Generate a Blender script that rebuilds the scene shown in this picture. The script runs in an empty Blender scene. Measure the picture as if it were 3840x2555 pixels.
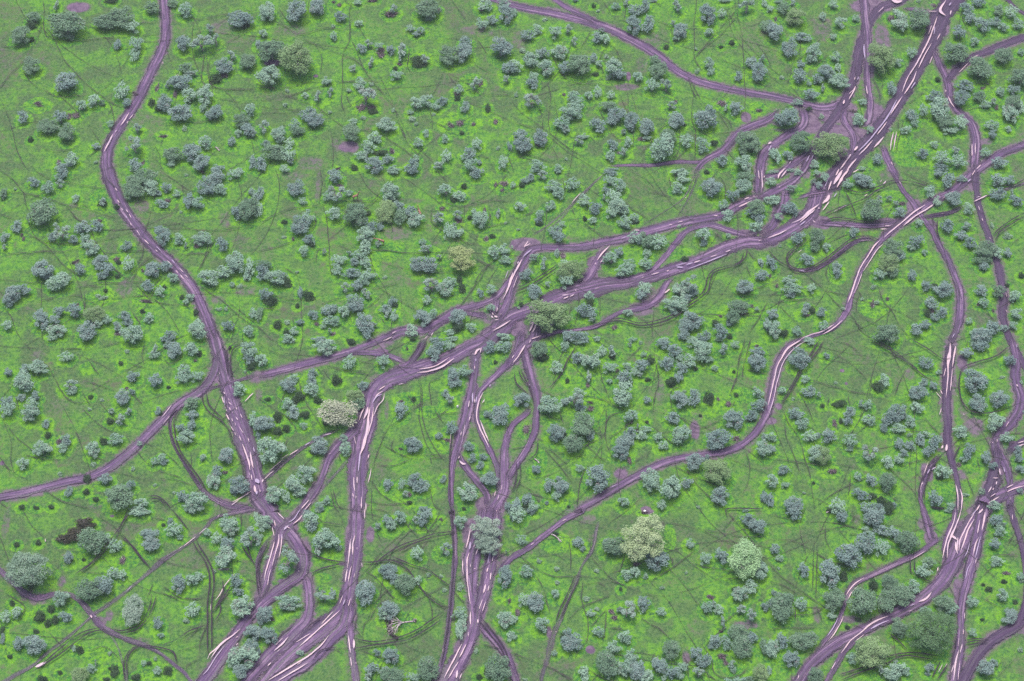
import bpy, math, random
import numpy as np
from mathutils import Vector, Matrix
sc = bpy.context.scene
R = math.radians

# ---------------------------------------------------------------- camera, sky, sun, exposure
LENS, DEP, PPM0 = 70.0, R(54.0), 0.100       # lens, depression of the view axis, metres per photo pixel at the middle
TX = 18.0 / LENS
DIST = 1920 * PPM0 / TX
CAMZ = DIST * math.sin(DEP); CAMY = -DIST * math.cos(DEP)
cam = bpy.data.objects.new("camera", bpy.data.cameras.new("camera"))
sc.collection.objects.link(cam)
cam.location = (0, CAMY, CAMZ); cam.rotation_euler = (R(90) - DEP, 0, 0)
cam.data.lens = LENS; cam.data.sensor_width = 36; cam.data.clip_start = 1; cam.data.clip_end = 20000
sc.camera = cam
w = bpy.data.worlds.new("World"); sc.world = w; w.use_nodes = True
nt = w.node_tree; nt.nodes.clear()
sky = nt.nodes.new("ShaderNodeTexSky"); sky.sky_type = 'NISHITA'; sky.sun_disc = False
sky.sun_elevation = R(76); sky.sun_rotation = R(50); sky.dust_density = 4.0; sky.air_density = 1.0; sky.ozone_density = 1.0
bg = nt.nodes.new("ShaderNodeBackground"); bg.inputs[1].default_value = 0.12
wo = nt.nodes.new("ShaderNodeOutputWorld")
nt.links.new(sky.outputs[0], bg.inputs[0]); nt.links.new(bg.outputs[0], wo.inputs[0])
sl = bpy.data.lights.new("sun", 'SUN'); sl.energy = 2.4; sl.angle = R(24); sl.color = (1.0, 0.95, 0.9)
so = bpy.data.objects.new("sun", sl); sc.collection.objects.link(so)
so.rotation_euler = (R(-10), R(-10), 0); so.location = (0, 0, 900)
sc.view_settings.view_transform = 'Standard'; sc.view_settings.look = 'None'
sc.view_settings.gamma = 1; sc.view_settings.exposure = 0.88
sc.cycles.max_bounces = 5; sc.cycles.diffuse_bounces = 2; sc.cycles.glossy_bounces = 2
sc.cycles.transparent_max_bounces = 24; sc.cycles.use_denoising = False
FWD = np.array([0, math.cos(DEP), -math.sin(DEP)]); UP = np.array([0, math.sin(DEP), math.cos(DEP)])
def world(X, Y, z=0.0):
    """photo pixel -> the spot at height z under it"""
    nx = (X - 1920) / 1920 * TX; ny = -(Y - 1277.5) / 1920 * TX
    d = FWD + UP * ny; d = np.array([nx, d[1], d[2]])
    t = (z - CAMZ) / d[2]
    return d[0] * t, CAMY + d[1] * t
def mpp(X, Y):
    """metres per photo pixel (across) at a spot and the local depression angle"""
    x, y = world(X, Y)
    ny = -(Y - 1277.5) / 1920 * TX
    depth = CAMZ / (math.sin(DEP) - math.cos(DEP) * ny)
    return depth * TX / 1920, DEP - math.atan(ny)
rng = np.random.default_rng(11); random.seed(11)

# ---------------------------------------------------------------- helpers
def link(o, parent=None):
    sc.collection.objects.link(o)
    if parent: o.parent = parent
    return o
def tag(o, label=None, cat=None, group=None, kind=None):
    if label: o["label"] = label
    if cat: o["category"] = cat
    if group: o["group"] = group
    if kind: o["kind"] = kind
    return o
def mesh_np(name, V, loops, sizes, mats=(), attr=None, matidx=None, smooth=False):
    me = bpy.data.meshes.new(name)
    V = np.asarray(V, np.float32); loops = np.asarray(loops, np.int32).ravel(); sizes = np.asarray(sizes, np.int32)
    me.vertices.add(len(V)); me.vertices.foreach_set("co", V.ravel())
    me.loops.add(len(loops)); me.loops.foreach_set("vertex_index", loops)
    me.polygons.add(len(sizes))
    st = np.zeros(len(sizes), np.int32); st[1:] = np.cumsum(sizes)[:-1]
    me.polygons.foreach_set("loop_start", st); me.polygons.foreach_set("loop_total", sizes)
    if smooth: me.polygons.foreach_set("use_smooth", np.ones(len(sizes), bool))
    for m in mats: me.materials.append(m)
    if matidx is not None: me.polygons.foreach_set("material_index", np.asarray(matidx, np.int32))
    for k, (dom, typ, arr) in (attr or {}).items():
        a = me.attributes.new(k, typ, dom)
        a.data.foreach_set("color" if typ == 'FLOAT_COLOR' else ("vector" if typ in ('FLOAT_VECTOR', 'FLOAT2') else "value"), np.asarray(arr, np.float32).ravel())
    me.update(calc_edges=True); me.validate()
    return me
class N:
    def __init__(s, name):
        s.m = bpy.data.materials.new(name); s.m.use_nodes = True; s.t = s.m.node_tree; s.t.nodes.clear()
        s.out = s.t.nodes.new("ShaderNodeOutputMaterial")
    def n(s, typ, ins=None, **kw):
        x = s.t.nodes.new("ShaderNode" + typ)
        for k, v in kw.items(): setattr(x, k, v)
        for k, v in (ins or {}).items():
            if hasattr(v, "is_output") or hasattr(v, "links"): s.t.links.new(v, x.inputs[k])
            else: x.inputs[k].default_value = v
        return x
    def math(s, op, a, b=0.0, c=0.0, clamp=False):
        return s.n("Math", {0: a, 1: b, 2: c}, operation=op, use_clamp=clamp).outputs[0]
    def noise(s, vec, scale, detail=2, rough=.5, dist=0.0):
        return s.n("TexNoise", {"Vector": vec, "Scale": scale, "Detail": detail, "Roughness": rough, "Distortion": dist}).outputs["Fac"]
    def ramp(s, v, a, b, lo=0.0, hi=1.0):
        return s.n("MapRange", {0: v, 1: a, 2: b, 3: lo, 4: hi}, interpolation_type='SMOOTHSTEP').outputs[0]
    def mix(s, f, a, b, mode='MIX'):
        x = s.n("Mix", {0: f}, data_type='RGBA', blend_type=mode)
        for k, v in ((6, a), (7, b)):
            if hasattr(v, "is_output"): s.t.links.new(v, x.inputs[k])
            else: x.inputs[k].default_value = (*v, 1)
        return x.outputs[2]
    def attr(s, name, out="Fac"): return s.n("Attribute", attribute_name=name).outputs[out]
    def bsdf(s, col, rough=.9, spec=.2, bump=None, strength=.3, dist=.2, alpha=None):
        b = s.n("BsdfPrincipled")
        for k, v in (("Base Color", col), ("Roughness", rough), ("Specular IOR Level", spec)):
            if hasattr(v, "is_output"): s.t.links.new(v, b.inputs[k])
            else: b.inputs[k].default_value = (*v, 1) if isinstance(v, tuple) else v
        if bump is not None:
            bn = s.n("Bump", {"Height": bump, "Strength": strength, "Distance": dist}); s.t.links.new(bn.outputs[0], b.inputs["Normal"])
        sh = b.outputs[0]
        if alpha is not None:
            tr = s.n("BsdfTransparent"); mx = s.n("MixShader", {0: alpha, 1: tr.outputs[0], 2: sh}); sh = mx.outputs[0]
        s.t.links.new(sh, s.out.inputs[0]); return s.m

# ---------------------------------------------------------------- what the photograph shows, traced tile by tile
# 16 tiles, 960 x 640 photo pixels each; coordinates in units of 4.0816 photo pixels.
# T trees and bushes (x y w h kind), B bare soil, L lush patches, R dirt roads (x,y,width), W puddles, K wheel ruts, P game trails
DATA = """
#0
T 102 0 12 6 d|31 15 14 10 g|28 22 10 8 d|18 31 19 14 g|29 36 5 5 d|60 21 33 20 g|63 33 10 7 g|97 19 26 13 g|112 14 20 18 g|122 24 12 10 l|139 6 13 11 g|159 2 11 7 g|170 7 14 12 l|51 4 6 8 t|29 59 17 13 g|60 74 22 16 b|108 41 8 9 b|125 40 12 12 l|124 50 8 12 l|168 38 13 14 b|185 38 20 13 t|198 36 10 10 t|192 26 11 9 t|221 17 24 14 b|225 22 8 8 d|212 50 11 8 t|227 56 14 13 g|204 60 17 13 b|198 72 12 9 d|206 69 8 7 x|170 62 14 9 g|178 66 18 6 t|165 74 22 14 b|153 77 8 6 t|144 81 6 8 x|112 83 12 14 l|124 86 9 5 x|117 94 9 7 b|87 91 14 10 l|94 94 6 5 g|75 97 10 10 l|69 107 9 7 x|161 86 5 8 x|151 93 16 12 b|145 99 8 6 d|139 94 6 8 d|174 87 14 12 l|188 86 15 16 l|165 101 20 17 b|196 103 16 12 b|187 98 8 7 l|230 99 12 10 l|222 109 16 12 g|228 118 14 10 b|219 122 8 6 l|232 122 8 8 t|20 106 11 10 b|35 95 10 6 x|55 107 13 12 b|63 107 7 7 x|44 116 20 12 g|61 121 14 15 g|28 128 5 5 d|101 113 7 7 l|125 117 12 8 t|123 132 17 13 t|88 134 9 6 b|88 149 4 4 s|151 125 9 4 x|169 118 5 5 s|188 129 14 11 l|176 138 18 14 b|158 141 18 12 g|157 150 7 7 l|200 137 6 5 k|213 130 8 8 b|186 148 15 14 b|200 155 12 8 b|219 156 8 5 l|65 146 12 12 l|58 153 16 8 b|54 149 5 6 x|124 151 13 12 b|131 150 5 5 x|232 148 7 16 b
B 72 7 14 6 1|205 25 20 10 .6|215 38 15 12 .5|10 60 12 10 .4|85 35 15 4 .4|195 112 30 5 .4|40 45 18 12 .3
L 35 97 14 8|151 125 10 5|195 42 14 8
P 40,24 30,44 18,60 5,75 0,82|39,0 41,14 42,26 46,36 62,38 80,37 110,34 146,32|85,21 146,21|42,26 60,55 80,78 97,93 103,105 106,115|97,92 108,98 120,100|55,88 72,103 80,113 92,130 94,135|20,66 35,80 50,88 60,90 80,88|0,90 8,110 14,135 20,150 25,157|35,135 50,140 70,135 80,130|188,52 186,65 189,78 200,82 235,82|191,52 190,70 194,79 210,84 235,83|104,124 95,135 80,145|152,60 170,55 190,50 205,42|154,61 172,56 192,50 206,43|205,42 235,25|186,137 200,145 215,157|140,145 145,150 150,157|108,145 125,148|0,44 48,43|235,10 200,16 180,19 157,14|235,97 210,105 185,113 165,113
#1
T 10 10 15 15 l|38 8 18 18 b|57 5 14 15 b|76 5 6 4 x|77 14 11 10 b|71 2 4 3 x|93 2 8 5 l|107 0 12 4 x|94 21 7 6 l|71 24 4 4 s|71 32 7 8 l|7 31 8 8 l|125 7 12 7 t|124 13 15 7 x|157 7 22 16 g|161 12 8 7 t|167 9 6 5 x|159 17 6 5 s|142 26 8 6 l|147 31 8 5 b|152 28 8 7 l|209 4 14 10 l|207 9 5 3 x|228 2 12 8 l|230 12 14 14 b|217 18 12 8 b|208 21 11 10 l|14 45 24 20 g|2 40 6 8 b|38 51 31 28 o|12 68 21 17 l|103 40 9 7 t|97 44 10 8 b|113 42 8 6 l|115 46 11 7 x|124 45 9 9 b|115 51 8 6 x|135 43 12 14 t|133 53 6 6 t|132 59 5 4 x|105 56 7 8 t|105 61 4 4 x|149 56 15 10 d|154 54 13 8 t|128 63 5 4 d|129 69 11 8 l|90 61 10 7 t|178 49 19 15 g|193 37 12 9 b|191 46 15 16 b|225 43 19 17 b|232 62 14 10 b|231 71 8 8 t|65 74 10 7 l|67 84 6 10 t|45 87 7 6 l|57 88 9 9 t|27 96 5 5 s|29 83 4 4 s|95 77 11 12 l|85 83 5 5 s|100 87 20 16 t|97 98 10 8 x|106 99 11 7 x|107 102 9 5 d|106 77 5 4 s|200 75 12 10 t|206 76 6 6 x|206 74 4 5 s|185 82 9 8 l|185 87 8 6 x|185 90 6 5 d|147 95 13 10 l|157 92 13 11 l|171 92 10 8 b|166 97 8 8 l|142 103 6 4 l|144 109 7 5 s|147 114 4 4 s|126 101 5 4 s|192 97 9 9 b|213 99 5 8 d|220 112 6 6 x|163 105 4 3 s|119 114 18 12 l|89 111 9 6 l|88 120 15 15 g|109 125 13 10 l|156 122 6 8 l|174 127 7 7 l|149 131 9 9 l|68 103 4 4 s|99 108 6 4 s|179 115 9 6 x|186 113 9 7 x|200 114 5 4 x|189 122 5 4 d|48 103 13 12 b|52 110 18 12 b|35 114 10 10 l|38 120 14 8 g|5 115 11 12 t|21 122 16 12 l|9 131 9 6 b|31 131 8 8 l|16 138 22 14 g|30 141 12 12 l|4 149 11 14 b|31 147 8 6 t|26 155 8 7 l|104 134 14 10 l|96 142 12 8 l|102 143 6 8 t|115 140 14 6 d|125 139 8 6 x|109 151 18 12 b|121 146 10 8 b|127 155 12 6 l|90 154 7 5 d|143 151 13 12 b|147 145 6 6 l|175 143 9 10 l|170 150 14 8 t|203 132 11 8 l|195 140 15 10 b|198 151 14 12 l|205 149 5 5 b|227 149 8 12 l|222 136 4 4 s|233 134 5 8 b|75 155 8 3 x
L 198 76 12 9|187 115 22 12|124 13 12 7|152 55 12 8
B 35 28 18 8 .6|105 15 20 20 .4|130 28 25 10 .4|85 135 15 8 .8|50 150 20 10 .6|20 88 25 8 .5|205 28 30 8 .6|215 60 12 25 .4|150 72 25 12 .4|150 103 18 10 .4|135 93 10 12 .5|80 118 10 15 .4|75 133 12 10 .6|15 58 10 4 1|55 70 3 2 1
P 88,0 87,35 80,50 79,70 80,95 83,105|45,38 80,51 95,60 105,73 118,87 130,105 138,130|0,78 10,82 40,93 60,103 85,118 105,120 118,125 135,138 150,152|0,95 40,86 60,74|0,82 30,81 60,76 120,77|190,93 215,103 235,112|155,110 172,118 185,125|143,45 139,56 140,63 147,70|80,0 88,8|130,110 140,130 152,145|175,70 190,82 235,90|88,38 95,55 100,65|178,0 190,15 193,20|0,48 6,55|0,62 4,75 20,85|78,75 84,92 90,100|50,0 48,10 53,16|160,100 160,120|54,40 60,55 59,68|20,8 30,20 35,25|0,20 20,22 40,33 60,28 80,29|125,60 128,50|200,60 215,68|200,143 220,148|128,98 140,95|160,38 200,35|202,36 212,50
#2
T 2 12 5 9 l|75 5 4 4 d|79 10 4 3 s|95 5 8 7 l|106 2 10 5 t|114 8 14 10 b|122 4 10 10 b|112 22 14 14 b|125 20 12 14 b|153 4 12 9 t|130 0 8 3 b|58 0 6 3 b|180 12 15 15 b|193 12 8 7 l|216 4 14 12 t|233 24 10 12 g|196 0 12 4 l|232 3 5 8 l|149 20 6 6 t|156 27 13 14 b|152 35 7 6 l|182 29 9 7 l|142 43 5 5 d|202 39 6 5 d|192 43 4 3 d|169 45 4 3 s|15 31 12 10 b|24 26 10 8 l|40 29 11 10 l|51 26 10 8 t|56 37 7 8 t|30 18 6 3 s|78 34 11 9 b|86 36 10 10 l|83 27 10 4 t|10 46 7 5 s|28 48 12 10 b|43 46 14 13 l|17 54 16 13 l|31 61 16 12 l|4 60 13 10 l|48 61 12 12 b|62 58 22 17 g|75 53 8 8 b|80 58 7 6 l|87 52 5 4 s|93 60 16 14 l|98 67 14 10 b|93 68 8 6 t|88 71 5 5 s|77 68 6 4 d|131 55 12 9 g|135 64 17 14 g|116 71 10 10 l|129 78 12 11 l|142 77 13 11 t|180 58 11 9 l|183 65 6 8 l|170 65 5 5 s|208 69 8 8 b|220 57 12 9 b|227 64 14 16 b|229 53 8 7 t|20 70 8 8 l|18 76 12 9 b|4 87 5 4 s|18 91 18 12 t|48 87 4 3 x|57 87 11 10 l|60 94 12 10 l|71 88 8 8 l|79 84 7 10 l|91 87 7 7 l|55 102 19 13 l|45 112 16 11 l|50 117 10 8 t|88 97 16 9 g|97 104 18 12 b|92 110 12 10 b|78 114 15 12 b|110 109 14 14 b|124 116 14 15 b|103 120 8 5 t|110 119 6 5 l|118 127 9 6 x|124 127 8 4 l|145 96 12 7 t|151 94 4 4 x|151 110 15 15 b|178 107 20 17 b|158 114 4 4 d|194 95 9 9 x|206 98 13 12 b|197 99 6 6 t|226 101 8 4 x|8 123 14 8 b|8 132 18 14 b|26 125 16 12 b|24 132 8 6 x|60 128 12 8 t|67 125 8 5 l|92 132 10 9 b|90 142 9 10 l|107 130 8 8 l|104 138 9 10 t|98 140 6 4 x|144 125 16 12 g|138 134 22 22 l|160 129 13 10 l|176 132 13 12 l|186 131 7 7 d|215 128 18 16 g|222 132 14 14 g|212 138 9 8 g|213 149 16 15 l|193 146 12 10 b|24 152 16 10 l|43 154 9 6 l|50 146 4 3 s|91 156 14 4 b|155 156 16 3 t|173 141 4 3 s
L 226 101 9 8|93 75 12 4
B 8 38 12 14 .6|120 60 10 12 .6|130 37 12 12 .6|105 80 18 5 .7|222 30 20 20 .5|215 108 6 6 1|142 15 8 10 .4|35 10 16 6 .7|62 115 6 8 .4|160 85 8 15 .3|107 70 3 5 1|118 28 8 5 .4
R 1:218,0,4 2:0,5,7 25,10,7 50,15,7 72,21,8 90,27,8 105,34,8 120,42,8 135,52,8 147,62,7 160,70,7 175,76,7 195,81,6 215,85,6 3:0,88,6 20,92,6 35,96,7 50,99,8 62,97,8 70,92,6
R 2:36,-2,4 52,8,5 68,16,5 80,22,5
R 2:88,153,3 105,152,3 130,152,4 150,149,4 173,149,4 185,144,4
R 2:168,160,5 173,152,5 180,146,5 193,139,6 200,132,6 208,122,6 220,116,7 3:0,110,6 12,100,4
P 170,0 168,25 166,50 175,68|209,0 208,18 213,40 213,75 215,88 215,100 217,110|205,0 203,15 180,40 165,58|208,15 195,28 170,50|166,75 166,105 168,125 169,147|163,72 175,95 190,105 200,115 202,122|160,72 172,95 186,103|81,99 88,115 93,125 103,128|88,45 83,55 82,75|35,50 45,70 60,76 85,80|108,85 125,88 140,90 152,94|0,95 30,120 55,140 70,148|70,125 80,135 100,150|145,110 130,128 115,143|155,120 152,140 147,147|100,0 104,10 103,20|82,0 90,15|71,30 65,42 55,50|82,62 70,72|38,125 35,105 33,75|98,20 115,20|130,20 145,27 150,43|125,0 137,8|166,132 150,148|0,157 0,140 40,150|175,42 212,45|36,135 42,145 45,155|190,106 197,115 200,120|0,112 30,123
#3
T 2 8 6 6 l|10 1 8 4 l|15 7 14 10 g|25 13 18 15 o|22 2 10 5 t|7 18 3 5 x|6 27 15 16 b|2 21 6 6 b|60 4 8 7 l|50 14 7 7 l|67 20 11 10 l|80 16 7 6 l|60 33 7 5 l|31 33 20 8 b|20 43 14 14 b|42 47 14 15 l|62 52 10 9 l|30 59 9 7 b|38 55 6 6 l|30 69 14 12 b|54 65 14 13 b|46 72 11 9 b|64 61 6 8 l|65 74 18 12 l|13 71 6 4 s|38 76 5 6 l|40 86 16 9 b|50 81 5 8 t|27 94 11 6 l|121 17 15 18 l|139 17 20 17 g|112 16 8 8 x|138 1 5 3 s|152 5 5 4 x|106 51 25 26 o|120 57 8 7 l|132 48 10 8 l|114 81 9 12 b|182 7 13 11 b|194 2 14 8 b|187 17 12 9 b|175 29 13 12 b|172 46 24 17 g|190 38 9 7 l|198 22 14 12 b|209 19 11 8 b|212 9 10 10 g|224 11 14 10 l|216 24 10 8 l|230 22 10 10 l|216 50 16 14 g|232 47 6 6 l|196 62 24 17 g|181 77 18 10 b|178 88 14 13 b|194 88 14 9 g|197 81 6 4 x|213 83 8 8 l|233 70 20 14 g|226 82 12 9 b|156 73 5 5 d|153 87 16 9 b|158 99 18 20 l|163 111 16 12 g|133 105 12 10 b|143 101 8 10 l|135 113 8 6 l|127 119 9 8 l|177 113 12 12 l|178 107 5 4 l|168 120 14 6 l|87 93 9 6 l|79 102 8 6 x|84 109 13 9 l|49 107 5 5 s|38 100 5 5 d|17 107 20 17 b|94 119 6 7 l|31 129 20 16 g|57 133 30 22 o|43 151 8 8 l|18 142 10 8 b|8 144 10 16 l|20 156 8 3 l|225 93 16 12 g|210 99 6 5 x|223 103 13 18 l|208 92 8 7 t|200 96 10 7 l|232 97 8 12 l|205 114 14 9 l|206 123 8 8 b|221 118 6 6 l|200 140 10 7 l|213 149 16 10 b|153 132 8 6 l|142 140 11 10 b|160 145 13 12 l|159 153 14 7 b|175 148 13 12 l|172 138 12 7 t|101 146 10 9 b|86 155 8 4 l|113 119 3 4 s
L 17 110 13 9|84 108 10 7|130 140 22 14|140 75 6 8
B 60 105 28 11 1|85 127 15 12 1|100 103 12 12 .8|95 6 25 9 1|38 115 15 10 1|60 120 18 8 1|8 111 8 8 .7|150 8 10 8 .6|105 35 12 20 .7|160 63 6 8 .8|50 25 15 20 .6|200 130 12 5 .7|35 95 10 5 .6|8 50 12 20 .4|133 85 8 8 .3
R 3:128,-4,8 119,2,8 108,5,8 98,13,8 92,22,8 89,32,9 85,45,10 82,60,9 78,75,8 71,93,8 62,107,8 52,120,7 43,137,7 37,148,8 33,160,7
R 3:88,-3,8 89,12,8 91,30,7 92,45,7 91,65,6 92,80,6 94,95,6 92,112,5 84,118,4
R 3:173,-4,17 160,14,17 155,25,16 147,45,15 138,60,14 128,78,13 117,97,13 106,113,13 95,128,13 80,142,15 67,157,17 7:50,20,17
R 3:152,45,6 157,58,6 163,70,6 166,80,7 167,92,6 174,102,6 182,108,6 188,116,8 191,130,9 190,145,9 189,158,9
R 3:240,33,6 220,40,6 205,46,6 190,52,6 178,60,6 168,70,6 165,78,5
R 3:238,132,6 215,141,6 200,150,6 190,157,6 7:176,12,6
R 3:71,98,7 70,110,7 77,122,6 79,132,6 76,145,6
R 3:43,137,6 30,146,6 20,153,6 12,159,6 7:-8,8,6
R 3:30,98,8 34,108,8 31,117,7 20,123,7 12,128,6 3,135,8 2:232,141,8 228,157,8 6:226,25,8
R 3:105,132,5 109,145,6 115,157,6 7:120,10,5
R 3:218,-2,4 228,8,4 238,14,4
R 3:122,8,3 135,9,4 150,12,5
R 3:94,68,2 100,80,2 103,90,2 101,98,2
R 2:235,119,3 3:10,120,3 22,121,3
W 155,17,1 150,32,1 145,43,1.3 136,60,1.2 128,73,1 123,86,.8|118,93,1 110,108,1.3 100,121,1.2 92,131,1 83,140,1.2|150,41,.6 143,53,1 138,64,1|136,67,1 133,75,1.3 125,88,1.2|123,90,.8 117,99,1.3 112,107,.8|109,113,.8 104,120,1 100,125,.8|96,130,.6 90,137,1 83,144,.8|81,147,1 76,153,1.3 72,158,1|82,136,2 79,140,2|76,143,1.5 72,149,1.2|74,146,1 66,157,1.5|163,2,1 158,10,2 160,14,3 163,16,1.5|168,11,1.6 167,15,1|168,4,1 166,7,1|88,42,1 88,48,1.6 89,56,1|80,81,1.5 78,86,1.2 74,93,1|78,84,.6 74,88,.6|83,72,1 82,75,.6|80,72,1 79,75,.8|70,93,.7 69,97,2|90,80,.6 91,88,1.2|165,90,1 168,96,1.2 171,100,1|163,84,1 163,86,1|187,134,1 187,145,1|190,133,.7 190,143,.9|191,157,.8 195,153,.8|113,1,1.5 118,3,3 123,2,2|193,52,.6 185,56,.7|184,59,.5 175,68,.7|0,134,2 3,132,1.5|0,140,1 3,135,.8|115,123,.8 113,132,1 112,140,.8|118,122,.6 116,132,.8 115,140,.5|113,150,.8 114,153,.8|35,150,.9 38,144,.7|40,148,.7 41,144,.7|106,127,1.2 102,132,1.5 97,137,1.2|151,53,.7 148,60,.6|153,26,.8 152,33,.8|158,32,.6 155,38,.7|135,77,1.2 131,83,1|150,25,.8 147,33,1|7,102,1 8,102,1|16,156,1 13,158,1|21,150,.8 19,152,.8|83,157,1 78,160,1.2|106,8,.8 101,13,.8|155,12,.6 147,12,.5
P 97,65 103,75 105,85|0,40 20,42 45,38|50,35 30,55 15,70|125,90 138,80 150,75|128,97 145,85|177,14 178,22 183,30|121,110 118,125 112,142|125,108 120,125 116,143|190,77 205,78|45,140 52,148 60,155|205,65 195,75|20,80 22,60 30,45|55,50 45,62|235,150 228,157|105,140 100,130
#4
T 56 2 13 9 b|31 10 13 8 b|43 15 12 11 l|53 11 10 7 t|3 20 8 9 g|3 25 4 4 x|37 36 26 22 g|41 46 3 5 t|131 6 26 14 g|119 8 8 8 g|122 18 20 14 g|138 15 16 12 l|153 15 10 9 b|145 20 8 5 b|162 21 7 7 l|171 4 4 3 s|186 1 5 4 x|198 5 16 12 b|216 3 14 8 l|188 14 18 13 b|202 16 11 10 l|69 25 7 8 l|71 27 4 4 x|95 27 9 9 t|94 30 9 5 d|149 30 14 7 b|153 27 8 5 x|173 27 11 15 b|182 29 12 11 l|231 19 6 6 b|234 21 5 6 l|228 34 18 20 g|218 37 12 12 b|107 33 6 5 d|15 50 10 12 b|91 46 8 4 x|89 50 13 10 b|75 52 14 12 b|56 56 14 14 t|48 60 10 8 b|4 61 8 9 b|4 69 6 6 t|20 59 4 4 x|22 63 3 6 x|67 62 9 8 b|78 61 10 8 l|146 53 10 6 b|149 60 14 15 b|83 70 16 12 l|77 68 6 5 l|116 68 11 8 b|165 62 11 9 l|170 68 5 5 t|186 62 17 11 l|180 69 7 5 x|204 67 12 12 b|215 88 4 4 x|92 83 16 12 b|98 90 14 12 b|94 96 12 7 b|69 84 11 5 x|74 90 10 10 b|107 81 7 5 x|109 84 6 4 d|118 85 10 12 l|108 97 5 4 d|40 90 20 16 b|43 95 12 7 b|53 101 22 14 l|141 90 14 15 b|152 88 14 9 b|131 92 4 4 x|159 99 11 9 l|136 105 13 10 b|147 111 10 8 l|151 107 4 4 d|13 111 16 14 b|22 109 14 10 b|8 119 14 10 b|216 84 17 18 l|192 98 16 15 l|204 93 15 11 l|229 90 10 18 l|213 105 5 5 l|220 106 6 4 s|227 99 5 6 x|174 116 9 7 l|171 121 6 5 l|167 116 5 4 d|133 119 15 5 x|95 117 9 4 s|90 115 7 3 s|97 110 4 4 d|68 127 15 12 b|70 124 7 4 x|54 129 10 10 b|38 136 14 16 b|50 136 11 9 b|52 146 18 11 l|48 153 9 6 l|6 141 10 9 l|88 131 22 14 o|98 137 9 8 l|89 140 9 8 l|78 147 16 17 b|84 139 6 5 b|114 132 12 8 b|117 138 11 8 b|107 142 8 8 b|108 149 10 6 x|107 145 4 6 t|122 149 20 16 l|137 135 10 8 l|131 129 5 4 d|181 144 18 15 l|155 151 15 9 b|150 155 6 4 l|209 142 11 10 b|228 146 11 9 l|232 131 7 10 l|201 127 6 4 s|208 127 4 4 s|180 130 5 6 d|181 69 5 4 x|166 38 3 3 s|14 17 3 3 s
L 94 27 14 12|93 117 18 8|149 31 13 8|131 119 10 5|108 84 9 6|204 128 8 6
B 67 32 6 5 .6|130 33 12 10 .6|207 45 8 12 .6|195 55 20 4 .4|210 70 20 5 .4|115 108 12 12 .6|75 104 8 6 .5|225 110 15 8 .6|200 119 10 6 .6|30 128 12 8 .5|120 98 8 6 .5|135 40 10 6 .4|225 65 10 8 .4
R 0:150,-6,8 152,20,8 152,35,9 148,48,9 143,58,9 137,70,9 131,83,9 124,97,9 116,108,9 108,120,10 101,132,10 98,145,10 99,157,11 4:103,12,11 108,25,10 115,38,10 124,50,10 133,62,9 145,74,9 157,85,9 168,97,9 178,110,9 184,122,9 189,134,10 194,147,10 198,158,10 8:204,14,9 208,30,9 211,45,9 216,60,9 219,75,9
#0
W 119,105,.6 114,113,1.2 111,117,.7|123,106,.5 119,111,.9|108,121,.8 106,123,.8|104,125,1 100,133,1.6 96,141,.8|118,113,1 117,115,1|150,58,.8 150,60,.8
#4
W 106,17,.7 108,20,1|108,28,1 110,31,1.2|112,36,.8 113,38,.8|116,37,1 118,40,1|116,43,.9 117,45,.9|119,41,.6 121,45,.6|120,49,.7 121,52,.7|126,56,1 129,61,.8|133,65,.9 137,69,.9|144,71,.9 148,75,.9|143,74,.7 145,76,.7|154,84,1 158,88,.8|158,83,.8 161,87,.8|165,91,.7 169,95,.7|162,93,.7 164,96,.7|166,97,1 169,101,.9|170,97,.5 173,100,.5
P 0,19 20,22 40,26 50,28 60,33 80,37 100,42 115,45|0,40 15,48 22,56 40,64 55,69 75,70|40,64 50,75 60,88 75,100|60,33 72,45 80,52 87,65 93,75 100,84 112,95|75,30 85,38 100,41|30,0 45,8 60,11 85,16 100,18|150,0 165,12 180,22|165,15 168,30|20,20 27,40|23,42 35,65 50,70|0,125 10,135 15,148 22,157|35,122 50,118 65,110 80,107 95,108|85,105 105,105 120,103 140,102|62,120 65,116 75,117 88,125|76,113 78,128 75,138|118,104 125,92 140,80|120,104 128,90 145,78|115,100 105,90|118,120 122,130 130,142|135,54 160,50 180,55 235,53|140,55 170,54 200,56 235,52|130,37 150,40 168,33|88,66 110,60 125,55|150,77 180,78 190,80|180,105 195,115 205,122 220,135 235,145|207,120 220,130 235,141|195,62 190,75 185,90|232,18 215,35 205,45|180,95 190,75 200,58|125,105 140,118 160,125 180,127|20,80 35,77 60,75 75,70|0,78 25,76 50,73|0,0 15,12 25,25|209,0 206,8 200,15|95,75 115,76 140,74|130,68 131,80 125,90|110,20 100,12 95,5|140,115 155,132 165,150|210,130 215,145 212,157
#5
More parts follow.
